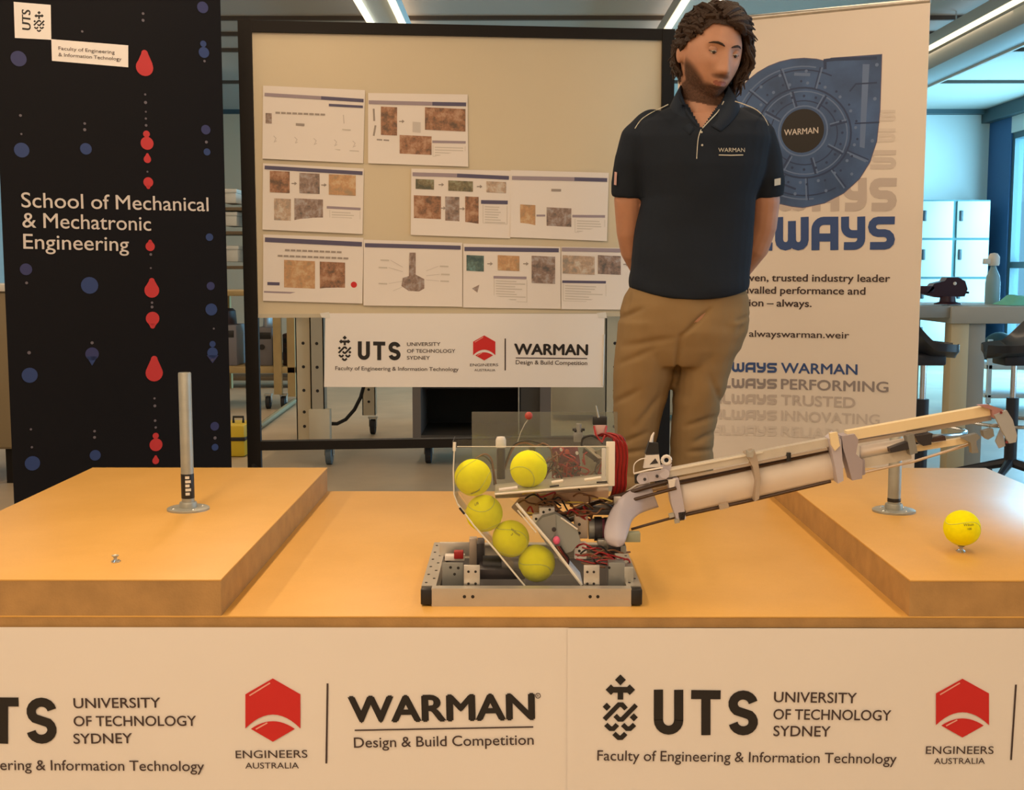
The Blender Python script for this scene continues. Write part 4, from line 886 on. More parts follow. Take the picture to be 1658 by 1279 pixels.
# far left cabinet
mat('cab_olive', (.26, .20, .11), .55)
xe = P(19, 600, Y=6.0).x; zt_ = P(5, 472, Y=6.0).z
t = thing('cabinet', 'brown wooden cabinet behind the left edge of the black banner', 'cabinet', (xe-.5, 6.3, 0))
zlo = P(5, 728, Y=6).z
MB().bbox((xe-1.0, 6.02, zlo), (xe, 6.6, zt_), .004).build('body', 'cab_olive', t); MB().bbox((xe-1.02, 6.0, zt_), (xe+.02, 6.62, zt_+.035), .004).build('top', 'white_steel', t)
for i in range(2): MB().bbox((xe-1.0+i*.5+.005, 6.005, zlo+.01), (xe-.5+i*.5-.005, 6.02, zt_-.01), .003).build('door', 'cab_olive', t)
for xx in (xe-.95, xe-.07): MB().box((xx, 6.05, 0), (xx+.04, 6.1, zlo)).build('leg', 'black_steel', t)
# low pale rail on the floor behind the frame
tag(MB().tube([P(420, 690, Z=.03), P(478, 648, Z=.03)], .02, 8).build('floor_rail', mat('rail_olive', (.24, .21, .12), .6)), 'olive tube lying on the floor left of the cream bench leg', 'tube')
# ------------------------------------------------------------------ the machine
R0 = P(861, 982, Z=ZB); YR = R0.y
def fz(px, py): return P(px, py, Y=YR)
fx0, fx1 = fz(681, 967).x, fz(1040, 967).x; fh = P(861, 953, Y=YR).z-ZB
YRB = P(861, 878, Z=ZB+fh).y
rob = thing('competition_machine', 'aluminium and clear plastic ball machine with a long arm on the orange board', 'machine', (0.0, (YR+YRB)/2, ZB))
mat('alu_front', (.56, .53, .47), .38, .6, bump=.03, bscale=300, var=.05, vscale=20); mat('servo_grey', (.27, .28, .27), .4, .3); mat('lilac_plastic', (.50, .47, .53), .45, bump=.03); mat('white_plastic', (.74, .71, .68), .4)
mat('carbon_brown', (.05, .022, .010), .35); mat('wire_red', (.36, .016, .018), .45); mat('wire_black', (.012, .010, .010), .45); mat('wire_yellow', (.65, .48, .10), .5); mat('wire_brown', (.20, .09, .04), .5); mat('pcb_purple', (.16, .03, .06), .45, var=.4, vscale=120); mat('pcb_red', (.42, .06, .05), .45)
mat('edge_pale', (.80, .77, .68), .25); mat('plate_grey', (.30, .33, .33), .38, .3); mat('steel_warm', (.52, .44, .36), .38, .5); mat('arm_alu', (.66, .62, .54), .36, .35, var=.06, vscale=30); mat('rail_yellow', (.86, .72, .45), .4); mat('pink_part', (.75, .12, .25), .5); mat('motor_dark', (.05, .045, .05), .35, .4)
tk = .0028
# channel rails: front, back, two sides (open to the inside)
def channel(a, b, nm):   # axis aligned bar between corner points with U section
    pass
def rail(x0, x1, y0, y1, open_dir, name='side_rail'):
    m = MB()
    m.box((x0, y0, ZB), (x1, y1, ZB+tk)); m.box((x0, y0, ZB+fh-tk), (x1, y1, ZB+fh))
    if open_dir == 'y+': m.box((x0, y0, ZB+tk), (x1, y0+tk, ZB+fh-tk))
    if open_dir == 'y-': m.box((x0, y1-tk, ZB+tk), (x1, y1, ZB+fh-tk))
    if open_dir == 'x+': m.box((x0, y0, ZB+tk), (x0+tk, y1, ZB+fh-tk))
    if open_dir == 'x-': m.box((x1-tk, y0, ZB+tk), (x1, y1, ZB+fh-tk))
    return m.build(name, 'alu_front', rob)
bw = .02
fr = rail(fx0+.019, fx1-.019, YR, YR+bw, 'y+', 'front_rail'); rail(fx0+.019, fx1-.019, YRB-bw, YRB, 'y-', 'back_rail')
sl = rail(fx0, fx0+.026, YR+.02, YRB-.0, 'x+'); sr = rail(fx1-.026, fx1, YR+.02, YRB-.0, 'x-')
for px in (752, 765.5, 955.5, 968):
    c = fz(px, 966); MB().cyl((c.x, YR-.0006, c.z), (c.x, YR+.001, c.z), .0030, 12).build('bolt_hole', 'black_plastic', fr)
for s_, par in ((fx0+.013, sl), (fx1-.013, sr)):
    for i in range(11): y = YR+.04+i*(YRB-YR-.07)/10; MB().lathe((s_+(.006 if i % 2 else -.006), y, ZB+fh), [(.0025, 0), (.0025, .0008), (0, .001)], 8).build('rivet', 'black_plastic', par)
for x in (fx0, fx1-.020):
    MB().bbox((x, YR-.0008, ZB+.003), (x+.020, YR+.02, ZB+fh-.001), .002).build('corner_block', 'black_plastic', rob)
# inner trays
MB().box((fx0+.027, YR+.022, ZB+.001), (fx1-.027, YRB-.022, ZB+.004)).build('floor_plate', mat('tray_dark', (.06, .055, .055), .5, .2), rob)
a, b = P(780, 940, Z=ZB+.01), P(850, 905, Z=ZB+.01)
# bracket with holes helper (front facing plate at depth Y)
def plate(px0, py0, px1, py1, Y, name, m, holes=(), d=.003, r=2.2, par=None, ang=0):
    a, b = P(px0, py1, Y=Y), P(px1, py0, Y=Y); o = MB().bbox((a.x, Y, a.z), (b.x, Y+d, b.z), .001).build(name, m, par or rob)
    for hx, hy in holes:
        c = P(hx, hy, Y=Y); MB().cyl((c.x, Y-.0006, c.z), (c.x, Y+.0008, c.z), r/S(Y), 10).build('bolt_hole', 'black_plastic', o)
    return o
YP = YR+.024
plate(751, 915, 777, 951, YP, 'bracket', 'aluminium', [(758.5, 925.5), (770, 925.5), (758.5, 945), (770, 945)])
plate(945, 915, 971, 950, YP, 'bracket', 'aluminium', [(951, 926), (961.5, 926), (951, 945), (961.5, 945)])
plate(716, 911, 750, 950, YP+.03, 'bracket', 'servo_grey', [(729.5, 918.5), (742, 919.5), (736, 929.5)], r=2.4)
plate(985, 911, 1012, 950, YP+.02, 'relay_box', 'servo_grey', [(986.5, 919)], d=.03)
plate(720, 900, 752, 908, YP+.07, 'strip', 'white_plastic', d=.02); plate(735, 893, 750, 905, YP+.065, 'switch', 'wire_red', d=.015)
plate(1010, 918, 1026, 948, YP+.02, 'terminal_block', 'galvanised', d=.03)
plate(760, 872, 772, 925, YR+.16, 'upright', 'steel_warm', d=.02); plate(772, 880, 784, 920, YR+.12, 'motor', 'motor_dark', d=.05)
plate(712, 878, 762, 900, YR+.20, 'cross_plate', 'aluminium', d=.004)
MB().tube([P(782, 915, Y=YR+.1), P(812, 915, Y=YR+.1)], .018, 16).build('battery_pack', 'black_plastic', rob)
plate(775, 922, 850, 938, YR+.06, 'battery', 'motor_dark', d=.06)
# clear ramp with balls
YC0, YC1 = YR+.034, YR+.110
ramp = [(733, 722), (985, 722), (985, 787), (812, 800), (836, 815), (942, 948), (850, 950), (768, 852), (736, 803)]
for Yq, nm in ((YC0, 'ramp_side'), (YC1, 'ramp_side')):
    pts = [P(x, y, Y=YC0) for x, y in ramp]; pts = [Vector((p.x, Yq, p.z)) for p in pts]
    MB().prism(pts, (0, .002, 0)).build(nm, 'acrylic', rob)
def strip(pts, Y0, Y1, th, name, m):   # sheet bent along a pixel path, spanning in depth
    q = [P(x, y, Y=YC0) for x, y in pts]; vs = []; fs = []
    for i, p in enumerate(q):
        a = q[max(0, i-1)]; b = q[min(len(q)-1, i+1)]; t = (b-a).normalized(); n_ = Vector((-t.z, 0, t.x))*th/2
        vs += [Vector((p.x, Y0, p.z))+n_, Vector((p.x, Y1, p.z))+n_, Vector((p.x, Y1, p.z))-n_, Vector((p.x, Y0, p.z))-n_]
    for i in range(len(q)-1):
        for k in range(4): fs.append((4*i+k, 4*i+(k+1) % 4, 4*i+4+(k+1) % 4, 4*i+4+k))
    fs += [(0, 1, 2, 3), (4*len(q)-1, 4*len(q)-2, 4*len(q)-3, 4*len(q)-4)]
    return MB().add(vs, fs).build(name, m, rob)
strip([(733, 716), (734, 760), (735, 800), (740, 815), (768, 852), (850, 950)], YC0+.002, YC1, .002, 'ramp_floor', 'acrylic')
for y in (YC0, ):
    e = lambda l, r=.0012, nm='ramp_edge_glow', mt='edge_pale': MB().tube([P(x, q, Y=y-.0005) for x, q in l], r, 6).build(nm, mt, rob)  # opaque pale rods paint in the light glowing along the acrylic edges
    e([(736, 716), (735.5, 730)], .0028); e([(735.5, 730), (734, 760), (735, 800), (741, 816)], .0011); e([(741, 816), (768, 852), (800, 888), (850, 949)], .0017)
    e([(836, 815), (890, 878), (942, 947)], .0028); e([(838, 826), (868, 862)], .0014); e([(740, 723), (985, 723)], .0007)
MB().tube([P(744, 822, Y=YC0-.001), P(752, 832, Y=YC0-.001)], .0022, 6).build('hinge_mark', 'black_plastic', rob)
strip([(906, 905), (925, 925), (942, 945)], YC0, YC1, .003, 'ramp_stop', 'white_plastic')
# upper shelf
strip([(801, 801), (860, 795), (985, 783)], YC0, YC1+.02, .003, 'shelf', 'arm_alu')
e([(801, 800), (860, 795), (985, 785)], .0022, 'shelf_edge', 'edge_pale'); e([(808, 793), (838, 789)], .0032, 'shelf_edge', 'white_plastic'); e([(893, 781), (912, 778)], .003, 'shelf_edge', 'edge_pale'); e([(946, 777), (973, 773)], .003, 'shelf_edge', 'edge_pale'); e([(966, 781), (983, 780)], .0016, 'slot', 'black_plastic'); e([(890, 788), (905, 786)], .0016, 'slot', 'black_plastic')
plate(981, 715, 996, 787, YC0+.002, 'shelf_post', 'edge_pale', d=.004); plate(974, 726, 981, 786, YC0+.03, 'shelf_post', 'white_plastic', d=.004)
# clear back panel
a, b = P(764, 735, Y=YR+.24), P(1000, 667, Y=YR+.24)
MB().box((a.x, YR+.24, a.z-.03), (b.x, YR+.243, b.z)).build('back_shield', 'acrylic_back', rob)
# red indicator on thin stalk
w_ = [P(x, y, Y=YR+.20) for x, y in ((838, 716), (843, 700), (850, 686), (856, 678))]
MB().tube(w_, .0009, 6).build('indicator_wire', 'galvanised', rob); MB().ball(w_[-1]+Vector((0, -.002, .006)), .0075, (1, .7, 1), 14, 10).build('indicator_lamp', 'pcb_red', rob)
# white knob on dark post
c = P(811, 724, Y=YR+.13); k = 1/S(YR+.13)
MB().lathe(c, [(0, 0), (8.5*k, 0), (8.5*k, 12*k), (6.5*k, 17*k), (0, 18*k)], 20).build('knob', 'white_plastic', rob)
MB().lathe(P(811, 775, Y=YR+.13), [(0, 0), (7*k, 0), (7*k, 49*k), (5*k, 51*k), (0, 51*k)], 16).build('knob_post', 'motor_dark', rob)
# toggle switch and red loom on the right
YS2 = YR+.14; R = lambda x, y, Y=YS2: P(x, y, Y=Y)
plate(960, 675, 983, 688, YS2, 'switch_body', 'black_plastic', d=.015); plate(962, 688, 981, 706, YS2, 'switch_terminal', mat('pale_pink', (.55, .36, .35), .5), d=.012)
MB().tube([R(969, 676), R(965, 657)], [.002, .0012], 8).build('toggle', 'galvanised', rob)
MB().tube([R(930, 697), R(943, 697)], .0035, 8).build('cap_nut', 'black_plastic', rob); plate(927, 694, 947, 698, YS2+.02, 'bar', 'black_plastic', d=.01); plate(929, 700, 944, 716, YS2+.02, 'spacer', 'servo_grey', d=.01)
MB().cyl(R(937, 700), R(937, 686), .005, 12).build('nut', 'servo_grey', rob)
def wire(pts, r, m, Y=YS2): return MB().tube(spl([R(x, y, Y+dy) for x, y, dy in pts]), r, 6).build('wire', m, rob)
def spl(p, n=5):
    out = []
    for i in range(len(p)-1):
        a = p[max(0, i-1)]; b = p[i]; c = p[i+1]; d = p[min(len(p)-1, i+2)]
        for k in range(n):
            t = k/n; out.append(.5*((2*b)+(c-a)*t+(2*a-5*b+4*c-d)*t*t+(3*b-a-3*c+d)*t**3))
    return out+[p[-1]]
rr = random.Random(3)
for i in range(11):
    o = i*2.0; j = rr.uniform(-2, 2); wire([(968+o*.9, 706+j, 0), (978+o*.8, 703+j, -.01), (992+o, 712+j*2, -.02), (997+o*.95, 738, -.01), (994+o, 765+j, 0), (992+o, 793, .01), (985+o*.5, 812, .03)], .0016, 'wire_red' if i % 3 else mat('wire_red_dark', (.16, .01, .012), .45))
wire([(962, 690, 0), (966, 706, -.01), (974, 715, -.01)], .002, 'wire_red'); wire([(982, 690, 0), (979, 706, -.01), (974, 716, -.01)], .002, 'wire_red')
wire([(942, 722, 0), (944, 710, -.005), (957, 705, -.01), (968, 710, -.01), (976, 718, 0)], .0022, 'wire_black')
# circuit boards and parts behind the clear panel
YE = YR+.15; R3 = lambda x, y: P(x, y, Y=YE)
def board(pts, name, m, d=.004): return MB().prism([R3(x, y) for x, y in pts], (0, d, 0)).build(name, m, rob)
bd = board([(892, 727), (935, 722), (940, 752), (895, 756)], 'circuit_board', 'pcb_purple'); bd2 = board([(898, 757), (938, 752), (940, 774), (900, 778)], 'circuit_board', 'pcb_purple')
for i, (x, y, r, m) in enumerate([(900, 762, 3.5, 'pcb_red'), (909, 727, 3, 'white_plastic'), (918, 731, 4, 'pcb_red'), (903, 755, 2.5, 'pale_pink'), (915, 761, 4, 'pcb_red'), (931, 757, 3, 'white_plastic'), (926, 766, 3, 'motor_dark'), (905, 741, 3, 'motor_dark'), (925, 744, 3.5, 'pcb_red'), (934, 733, 2.5, 'white_plastic'), (905, 772, 3, 'pcb_red')]):
    MB().cyl(R3(x, y)-Vector((0, .008, 0)), R3(x, y)+Vector((0, .001, 0)), r/S(YE), 12).build('capacitor' if i % 2 else 'terminal', m, bd if y < 755 else bd2)
board([(942, 740), (975, 726), (975, 775), (942, 778)], 'driver_board', mat('board_olive', (.26, .25, .19), .5, var=.2, vscale=80)); board([(945, 725), (972, 745), (970, 752), (943, 733)], 'lever', 'motor_dark'); board([(946, 722), (960, 726), (975, 742), (972, 745)], 'link', 'arm_alu')
for i in range(26):
    x = rr.uniform(880, 975); y = rr.uniform(724, 772); m = ['wire_red', 'wire_black', 'wire_brown', 'wire_red'][i % 4]
    wire([(x, y, .0), (x+rr.uniform(-14, 14), y+rr.uniform(-10, 12), rr.uniform(-.02, .01)), (x+rr.uniform(-22, 22), y+rr.uniform(-8, 22), rr.uniform(-.02, .01)), (x+rr.uniform(-25, 25), y+rr.uniform(5, 30), 0)], .0013, m)
wire([(815, 765, .01), (824, 740, 0), (834, 722, 0), (850, 717, 0), (868, 722, 0), (880, 718, 0), (893, 730, 0), (895, 770, .01)], .0016, 'wire_brown'); wire([(812, 770, .01), (820, 745, 0), (832, 720, .0), (852, 714, 0), (872, 717, 0), (888, 724, 0)], .0014, 'wire_black')
wire([(770, 742, 0), (785, 735, 0), (795, 742, 0), (799, 760, 0), (803, 785, .02)], .0018, 'wire_brown'); wire([(765, 745, 0), (782, 738, 0), (796, 752, 0), (800, 785, .02)], .0012, 'wire_black')
# linkages under the shelf
R4 = lambda x, y, dy=0: P(x, y, Y=YR+.12+dy)
MB().tube([R4(802, 800, .02), R4(985, 793, .02)], .008, 8).build('support_tube', 'steel_warm', rob)
pinkish = mat('skin_plate', (.62, .42, .28), .5)
MB().prism([R4(828, 822), R4(842, 806), R4(872, 804), R4(905, 815), R4(880, 832), R4(845, 838)], (0, .01, 0)).build('link_plate', pinkish, rob)
MB().prism([R4(870, 800), R4(985, 795), R4(985, 806), R4(930, 818), R4(880, 812)], (0, .01, 0)).build('link_plate', pinkish, rob)
for i in range(30):
    x = rr.uniform(835, 965); y = rr.uniform(796, 836); m = ['wire_yellow', 'wire_brown', 'wire_black', 'wire_brown', 'wire_red', 'wire_brown'][i % 6]
    MB().tube(spl([R4(x, y, -.02), R4(x+rr.uniform(5, 20), y+rr.uniform(-8, 8), -.03), R4(x+rr.uniform(10, 35), y+rr.uniform(-6, 10), -.02), R4(x+rr.uniform(20, 45), y+rr.uniform(0, 16), 0)]), .0016, 6).build('wire', m, rob)
plate(873, 822, 898, 846, YR+.085, 'bracket', 'white_plastic', [(880, 829), (890, 825)], d=.02); plate(862, 833, 878, 848, YR+.08, 'bracket', 'white_plastic', [(868, 840)], d=.02)
# grey faceted gearbox plate
Yg = YR+.05
MB().prism([P(x, y, Y=Yg) for x, y in ((866, 852), (878, 838), (900, 832), (910, 838), (934, 856), (940, 876), (926, 893), (906, 898), (884, 880))], (0, .022, 0)).build('gearbox_plate', 'plate_grey', rob)
MB().prism([P(x, y, Y=Yg-.003) for x, y in ((866, 852), (878, 838), (900, 832), (900, 862), (888, 880), (878, 872))], (0, .003, 0)).build('gearbox_cover', 'servo_grey', rob)
MB().tube([P(908, 838, Y=Yg-.002), P(935, 857, Y=Yg-.002)], .0016, 6).build('bright_edge', 'edge_pale', rob)
MB().ball(P(901, 875, Y=Yg-.008), .0065, (1, .8, 1.2), 12, 8).build('pink_cap', 'pink_part', rob)
MB().lathe(P(897, 857, Y=Yg-.004), [(0, 0), (.004, 0), (.004, .002), (0, .003)], 12, (0, -1, 0)).build('screw', 'motor_dark', rob)
for k_ in range(4): wire([(898+k_*3, 884, -.1), (905+k_*3, 895, -.1), (915+k_*2, 905, -.09), (918, 914+k_*2, -.08)], .0016, ['wire_black', 'wire_brown', 'wire_red_dark', 'wire_black'][k_])
# motors right of the ramp
plate(930, 832, 952, 872, YR+.10, 'motor_mount', 'steel_warm', [(938, 849), (938, 863)], d=.03, r=2.6); plate(930, 880, 950, 905, YR+.07, 'bracket', 'white_plastic', [(934.5, 885), (938, 892)], d=.02, r=2.4)
k = 1/S(YR+.12)
for i, (x0, x1, r, m) in enumerate(((953, 962, 17, 'servo_grey'), (962, 974, 20, 'motor_dark'), (974, 978, 18, 'pcb_purple'), (978, 990, 19, 'motor_dark'))): MB().tube([P(x0, 856, Y=YR+.12), P(x1, 856, Y=YR+.12)], r*k, 20).build('motor_section', m, rob)
plate(945, 826, 1000, 834, YR+.10, 'motor_strap', 'motor_dark', d=.05); plate(968, 874, 988, 884, YR+.09, 'spacer', 'galvanised', d=.03)
plate(1012, 863, 1037, 878, YR+.07, 'sensor_box', mat('sensor_olive', (.30, .33, .24), .5), d=.02)
plate(985, 884, 1008, 896, YR+.08, 'motor', 'motor_dark', d=.04); plate(1005, 884, 1014, 896, YR+.07, 'clip', 'servo_grey', d=.02)
for i in range(20):
    x = rr.uniform(930, 985); y = rr.uniform(886, 912); m = ['wire_red', 'wire_brown', 'wire_red', 'wire_black'][i % 4]
    MB().tube(spl([R4(x, y, -.05), R4(x+rr.uniform(10, 20), y+rr.uniform(-8, 6), -.05), R4(x+rr.uniform(20, 40), y+rr.uniform(-5, 8), -.05), R4(min(1022, x+rr.uniform(25, 60)), y+rr.uniform(0, 16), -.04)]), .0017, 6).build('wire', m, rob)
# ------------------------------------------------------------------ arm
YA_ = YR+.16; A = lambda x, y, dy=0: P(x, y, Y=YA_+dy)
def rod(pts, r, name, m, n=8, dy=0): return MB().tube([A(x, y, dy) for x, y in pts], r, n).build(name, m, rob)
rod([(880, 844), (960, 815), (1040, 791), (1090, 777)], .0042, 'carbon_tube', 'carbon_brown', dy=-.02); rod([(890, 852), (965, 828), (1015, 812)], .0052, 'carbon_tube', 'carbon_brown', dy=-.01); rod([(900, 842), (980, 816), (1060, 793), (1100, 783)], .0035, 'inner_tube', mat('tube_tan', (.42, .28, .15), .4), dy=0); rod([(1015, 812), (1095, 790)], .0032, 'carbon_tube', 'carbon_brown', dy=-.03)
plate(994, 805, 1006, 816, YA_-.04, 'clip', 'white_plastic', d=.01)
# scoop: bent sheet, hollow towards the viewer's right
outer = [(1052, 783), (1030, 790), (1008, 803), (992, 822), (981, 848), (979, 868), (986, 880), (1000, 884)]
inner = [(1066, 820), (1048, 826), (1033, 833), (1022, 844), (1017, 860), (1013, 872), (1009, 880), (1001, 884.5)]
vs = []; fs = []; N = 10
for j_, (a, b) in enumerate(zip(spl([Vector((x, y, 0)) for x, y in outer], 4), spl([Vector((x, y, 0)) for x, y in inner], 4))):
    for k in range(N+1):
        t_ = k/N; x = a.x*(1-t_)+b.x*t_; y = a.y*(1-t_)+b.y*t_; vs.append(A(x, y, -.003-.105*ease(j_/22)-.008*math.sin(math.pi*t_)))
M_ = len(vs)//(N+1)
for i in range(M_-1):
    for k in range(N): q = i*(N+1)+k; fs.append((q, q+1, q+N+2, q+N+1))
sc_ = MB().add(vs, fs, True).build('scoop', 'lilac_plastic', rob, flat=True); md = sc_.modifiers.new('s', 'SOLIDIFY'); md.thickness = .002
rod([(1052, 781), (1030, 786), (1012, 798)], .0018, 'scoop_edge', 'white_plastic', 6, -.006)
rod([(1022, 857), (1050, 849), (1090, 838)], .0026, 'lower_rod', 'carbon_brown', dy=-.01); rod([(1085, 839), (1225, 808), (1345, 779)], .0034, 'lower_rod', 'carbon_brown'); rod([(1090, 784), (1160, 769), (1222, 756), (1290, 741), (1350, 727)], .0042, 'upper_rod', 'carbon_brown')
# white chute sheet between the rods
def trough(c0, c1, w0, w1, dy0, name, m, bulge=.03):
    vs = []; fs = []; N = 10; n2 = 24
    for i in range(n2+1):
        s_ = i/n2
        for k in range(N+1):
            t_ = k/N; x = c0[0]+(c1[0]-c0[0])*s_; y = c0[1]+(c1[1]-c0[1])*s_+(w0+(w1-w0)*s_)*t_
            vs.append(A(x, y, dy0-bulge*math.sin(math.pi*t_)))
    for i in range(n2):
        for k in range(N): q = i*(N+1)+k; fs.append((q, q+1, q+N+2, q+N+1))
    o = MB().add(vs, fs, True).build(name, m, rob, flat=True); md = o.modifiers.new('s', 'SOLIDIFY'); md.thickness = .0015; return o
trough((1098, 784), (1360, 727), 50, 48, .0, 'chute', mat('chute_white', (.74, .68, .62), .5, bump=.02), .010)
# aluminium channel on top
def beam(x0, y0, x1, y1, th, d, name, m, dy=0):
    a, b = A(x0, y0, dy), A(x1, y1, dy); q = (b-a).normalized(); n_ = Vector((-q.z, 0, q.x))*(th/S(YA_)/2)
    return MB().prism([a-n_, b-n_, b+n_, a+n_], (0, d, 0)).build(name, m, rob)
beam(1075, 768, 1365, 712, 13, .02, 'upper_beam', 'arm_alu', -.015); beam(1078, 762, 1235, 732, 3, .004, 'beam_lip', 'edge_pale', -.018); beam(1100, 775, 1340, 727, 4, .004, 'beam_lip', 'steel_warm', -.018)
# pivot end
beam(1038, 775, 1078, 768, 16, .006, 'pivot_plate', 'lilac_plastic', -.03)
for x, y, r in ((1040, 775, 9), (1076, 767, 8)): MB().cyl(A(x, y, -.031), A(x, y, -.024), r/S(YA_), 20).build('pivot_boss', 'lilac_plastic', rob)
for x, y in ((1044, 776), (1064, 771)): MB().cyl(A(x, y, -.033), A(x, y, -.03), 2.6/S(YA_), 12).build('pivot_screw', 'motor_dark', rob)
MB().tube([A(1026, 767, -.034), A(1050, 761, -.034), A(1073, 757, -.034)], .0018, 6).build('tie_rod', 'white_plastic', rob)
MB().tube(spl([A(1026, 766, -.03), A(1027, 752, -.03), A(1036, 744, -.03), A(1046, 742, -.03)]), .0010, 6).build('wire', 'white_plastic', rob)
c = A(1079, 745, -.02); MB().tube([c+Vector((.0075*math.cos(i*.524), 0, .0075*math.sin(i*.524))) for i in range(13)], .0032, 8, caps=False).build('eyelet', 'white_plastic', rob)
MB().prism([A(1070, 753, -.02), A(1088, 752, -.02), A(1084, 765, -.02), A(1072, 766, -.02)], (0, .005, 0)).build('eyelet_foot', 'lilac_plastic', rob)
MB().prism([A(1045, 735, -.02), A(1067, 735, -.02), A(1066, 718, -.02), A(1051, 716, -.02)], (0, .016, 0)).build('servo_body', 'black_plastic', rob)
MB().prism([A(1042, 758, -.02), A(1070, 756, -.02), A(1067, 736, -.02), A(1046, 737, -.02)], (0, .012, 0)).build('servo_mount', 'white_plastic', rob); MB().prism([A(1052, 752, -.021), A(1066, 750, -.021), A(1061, 742, -.021)], (0, .001, 0)).build('servo_window', 'motor_dark', rob)
MB().tube([A(1054, 717, -.012), A(1056, 706, -.012), A(1059, 700, -.012)], [.0036, .0026, .0012], 8).build('servo_horn', 'white_plastic', rob)
plate(1028, 767, 1036, 783, YA_-.028, 'end_stop', 'black_plastic', d=.01)
# clamps round the arm
def clamp(pts, name='clamp', m='lilac_plastic', d=.035, dy=-.03): return MB().prism([A(x, y, dy) for x, y in pts], (0, d, 0)).build(name, m, rob)
clamp([(1082, 778), (1099, 775), (1104, 800), (1111, 840), (1096, 843), (1087, 815)]); clamp([(1100, 843), (1108, 842), (1111, 828), (1098, 830)], 'clamp_foot', 'motor_dark', .02); clamp([(1082, 778), (1094, 776), (1092, 788), (1084, 790)], 'clamp_nut', 'white_plastic', .01, -.034)
for i, (x, y) in enumerate(((1086, 833), (1095, 842))): clamp([(x-3, y), (x+5, y-2), (x+6, y+4), (x-2, y+6)], 'clamp_screw', 'galvanised', .01, -.036)
clamp([(1208, 735), (1222, 730), (1227, 745), (1232, 775), (1229, 808), (1222, 812), (1225, 780), (1219, 756)], m='steel_warm'); clamp([(1209, 729), (1215, 732), (1222, 728), (1219, 741), (1210, 740)], 'clamp_nut', 'galvanised', .01, -.034)
plate(1274, 733, 1281, 747, YA_-.02, 'end_stop', 'black_plastic', d=.01); beam(1165, 822, 1180, 818, 8, .01, 'small_clip', 'steel_warm', -.02)
clamp([(1343, 711), (1354, 702), (1362, 712), (1365, 760), (1366, 778), (1357, 783), (1352, 755)], m='lilac_plastic'); clamp([(1363, 706), (1384, 703), (1390, 712), (1386, 735), (1397, 745), (1396, 775), (1380, 778), (1371, 745), (1365, 725)], m=mat('lilac_dark', (.38, .34, .38), .5)); clamp([(1344, 702), (1356, 700), (1360, 722), (1352, 730), (1346, 720)], 'clamp_nut', 'rail_yellow', .01, -.036); clamp([(1380, 745), (1400, 744), (1401, 768), (1384, 774)], 'clamp_block', 'lilac_dark', .03, -.02)
# outer stage
beam(1372, 706, 1606, 664, 16, .018, 'outer_rail', 'rail_yellow', -.02); beam(1385, 716, 1500, 697, 5, .014, 'rail_lip', 'steel_warm', -.016); beam(1470, 700, 1605, 676, 9, .014, 'rail_underside', 'steel_warm', -.01)
beam(1390, 752, 1475, 735, 16, .012, 'lower_rail', 'arm_alu', -.01); beam(1480, 727, 1578, 711, 10, .012, 'lower_rail', 'rail_yellow', -.012); rod([(1394, 766), (1480, 747), (1580, 716)], .0026, 'thin_rod', 'steel_warm'); rod([(1398, 745), (1450, 735), (1478, 728)], .0026, 'thin_rod', 'carbon_brown')
trough((1392, 722), (1470, 708), 22, 20, -.0, 'chute', 'chute_white', .012)
clamp([(1441, 726), (1458, 720), (1470, 716), (1472, 727), (1455, 731), (1443, 733)], 'carriage', 'motor_dark', .02, -.03); clamp([(1468, 706), (1480, 703), (1486, 733), (1474, 737)], 'carriage', 'servo_grey', .02, -.03); clamp([(1482, 706), (1510, 702), (1508, 720), (1495, 722), (1486, 716)], 'carriage', 'motor_dark', .02, -.028); clamp([(1506, 712), (1530, 706), (1532, 713), (1510, 716)], 'carriage', 'maroon_dark', .014, -.028)
clamp([(1555, 708), (1582, 702), (1588, 708), (1580, 715), (1585, 733), (1574, 734), (1572, 717)], 'carriage', 'servo_grey', .014, -.03); clamp([(1592, 698), (1608, 694), (1610, 706), (1600, 712), (1594, 707)], 'carriage', 'servo_grey', .016, -.03)
clamp([(1610, 672), (1630, 664), (1640, 680), (1647, 705), (1645, 716), (1634, 718), (1624, 700)], 'end_plate', mat('end_grey', (.40, .42, .44), .45), .006, -.034); clamp([(1584, 656), (1600, 655), (1622, 662), (1634, 672), (1622, 682), (1608, 676), (1606, 664)], 'end_cap', mat('end_maroon', (.42, .22, .22), .5), .012, -.03); clamp([(1612, 714), (1622, 690), (1628, 722), (1618, 726)], 'end_fin', 'end_grey', .004, -.02)
for x, y in ((1621, 668), (1630, 716)): MB().cyl(A(x, y, -.036), A(x, y, -.03), .0025, 10).build('screw', 'wire_red_dark', rob)
rod([(1602, 690), (1640, 684)], .0028, 'thin_rod', 'servo_grey', dy=-.02)
# balls held by the machine
YQ = (YC0+YC1)/2
for (x, y, rt_, lb, pr) in [(766, 773, (10, 40, 120), 'top left tennis ball at the upper end of the clear ramp', {'lines': [('Wilson', .006, -.026, .006, .03, 30)]}),
      (856, 759, (60, 20, 10), 'tennis ball resting alone on the upper shelf of the machine', None),
      (784, 831, (100, 20, 60), 'second tennis ball down the clear ramp', {'lines': [('US', -.016, .021, .006, .04, 32)]}),
      (827, 872, (20, 100, 30), 'third tennis ball down the clear ramp', {'lines': [('Wilson', .008, .017, .0055, .03, -38), ('3', .001, .013, .005, .03, -38)]}),
      (869, 912, (70, 70, 10), 'lowest tennis ball at the foot of the clear ramp', None)]:
    c = P(x, y, Y=YQ); make_ball(c, lb, rt_, group='tennis balls in the machine', printed=pr)
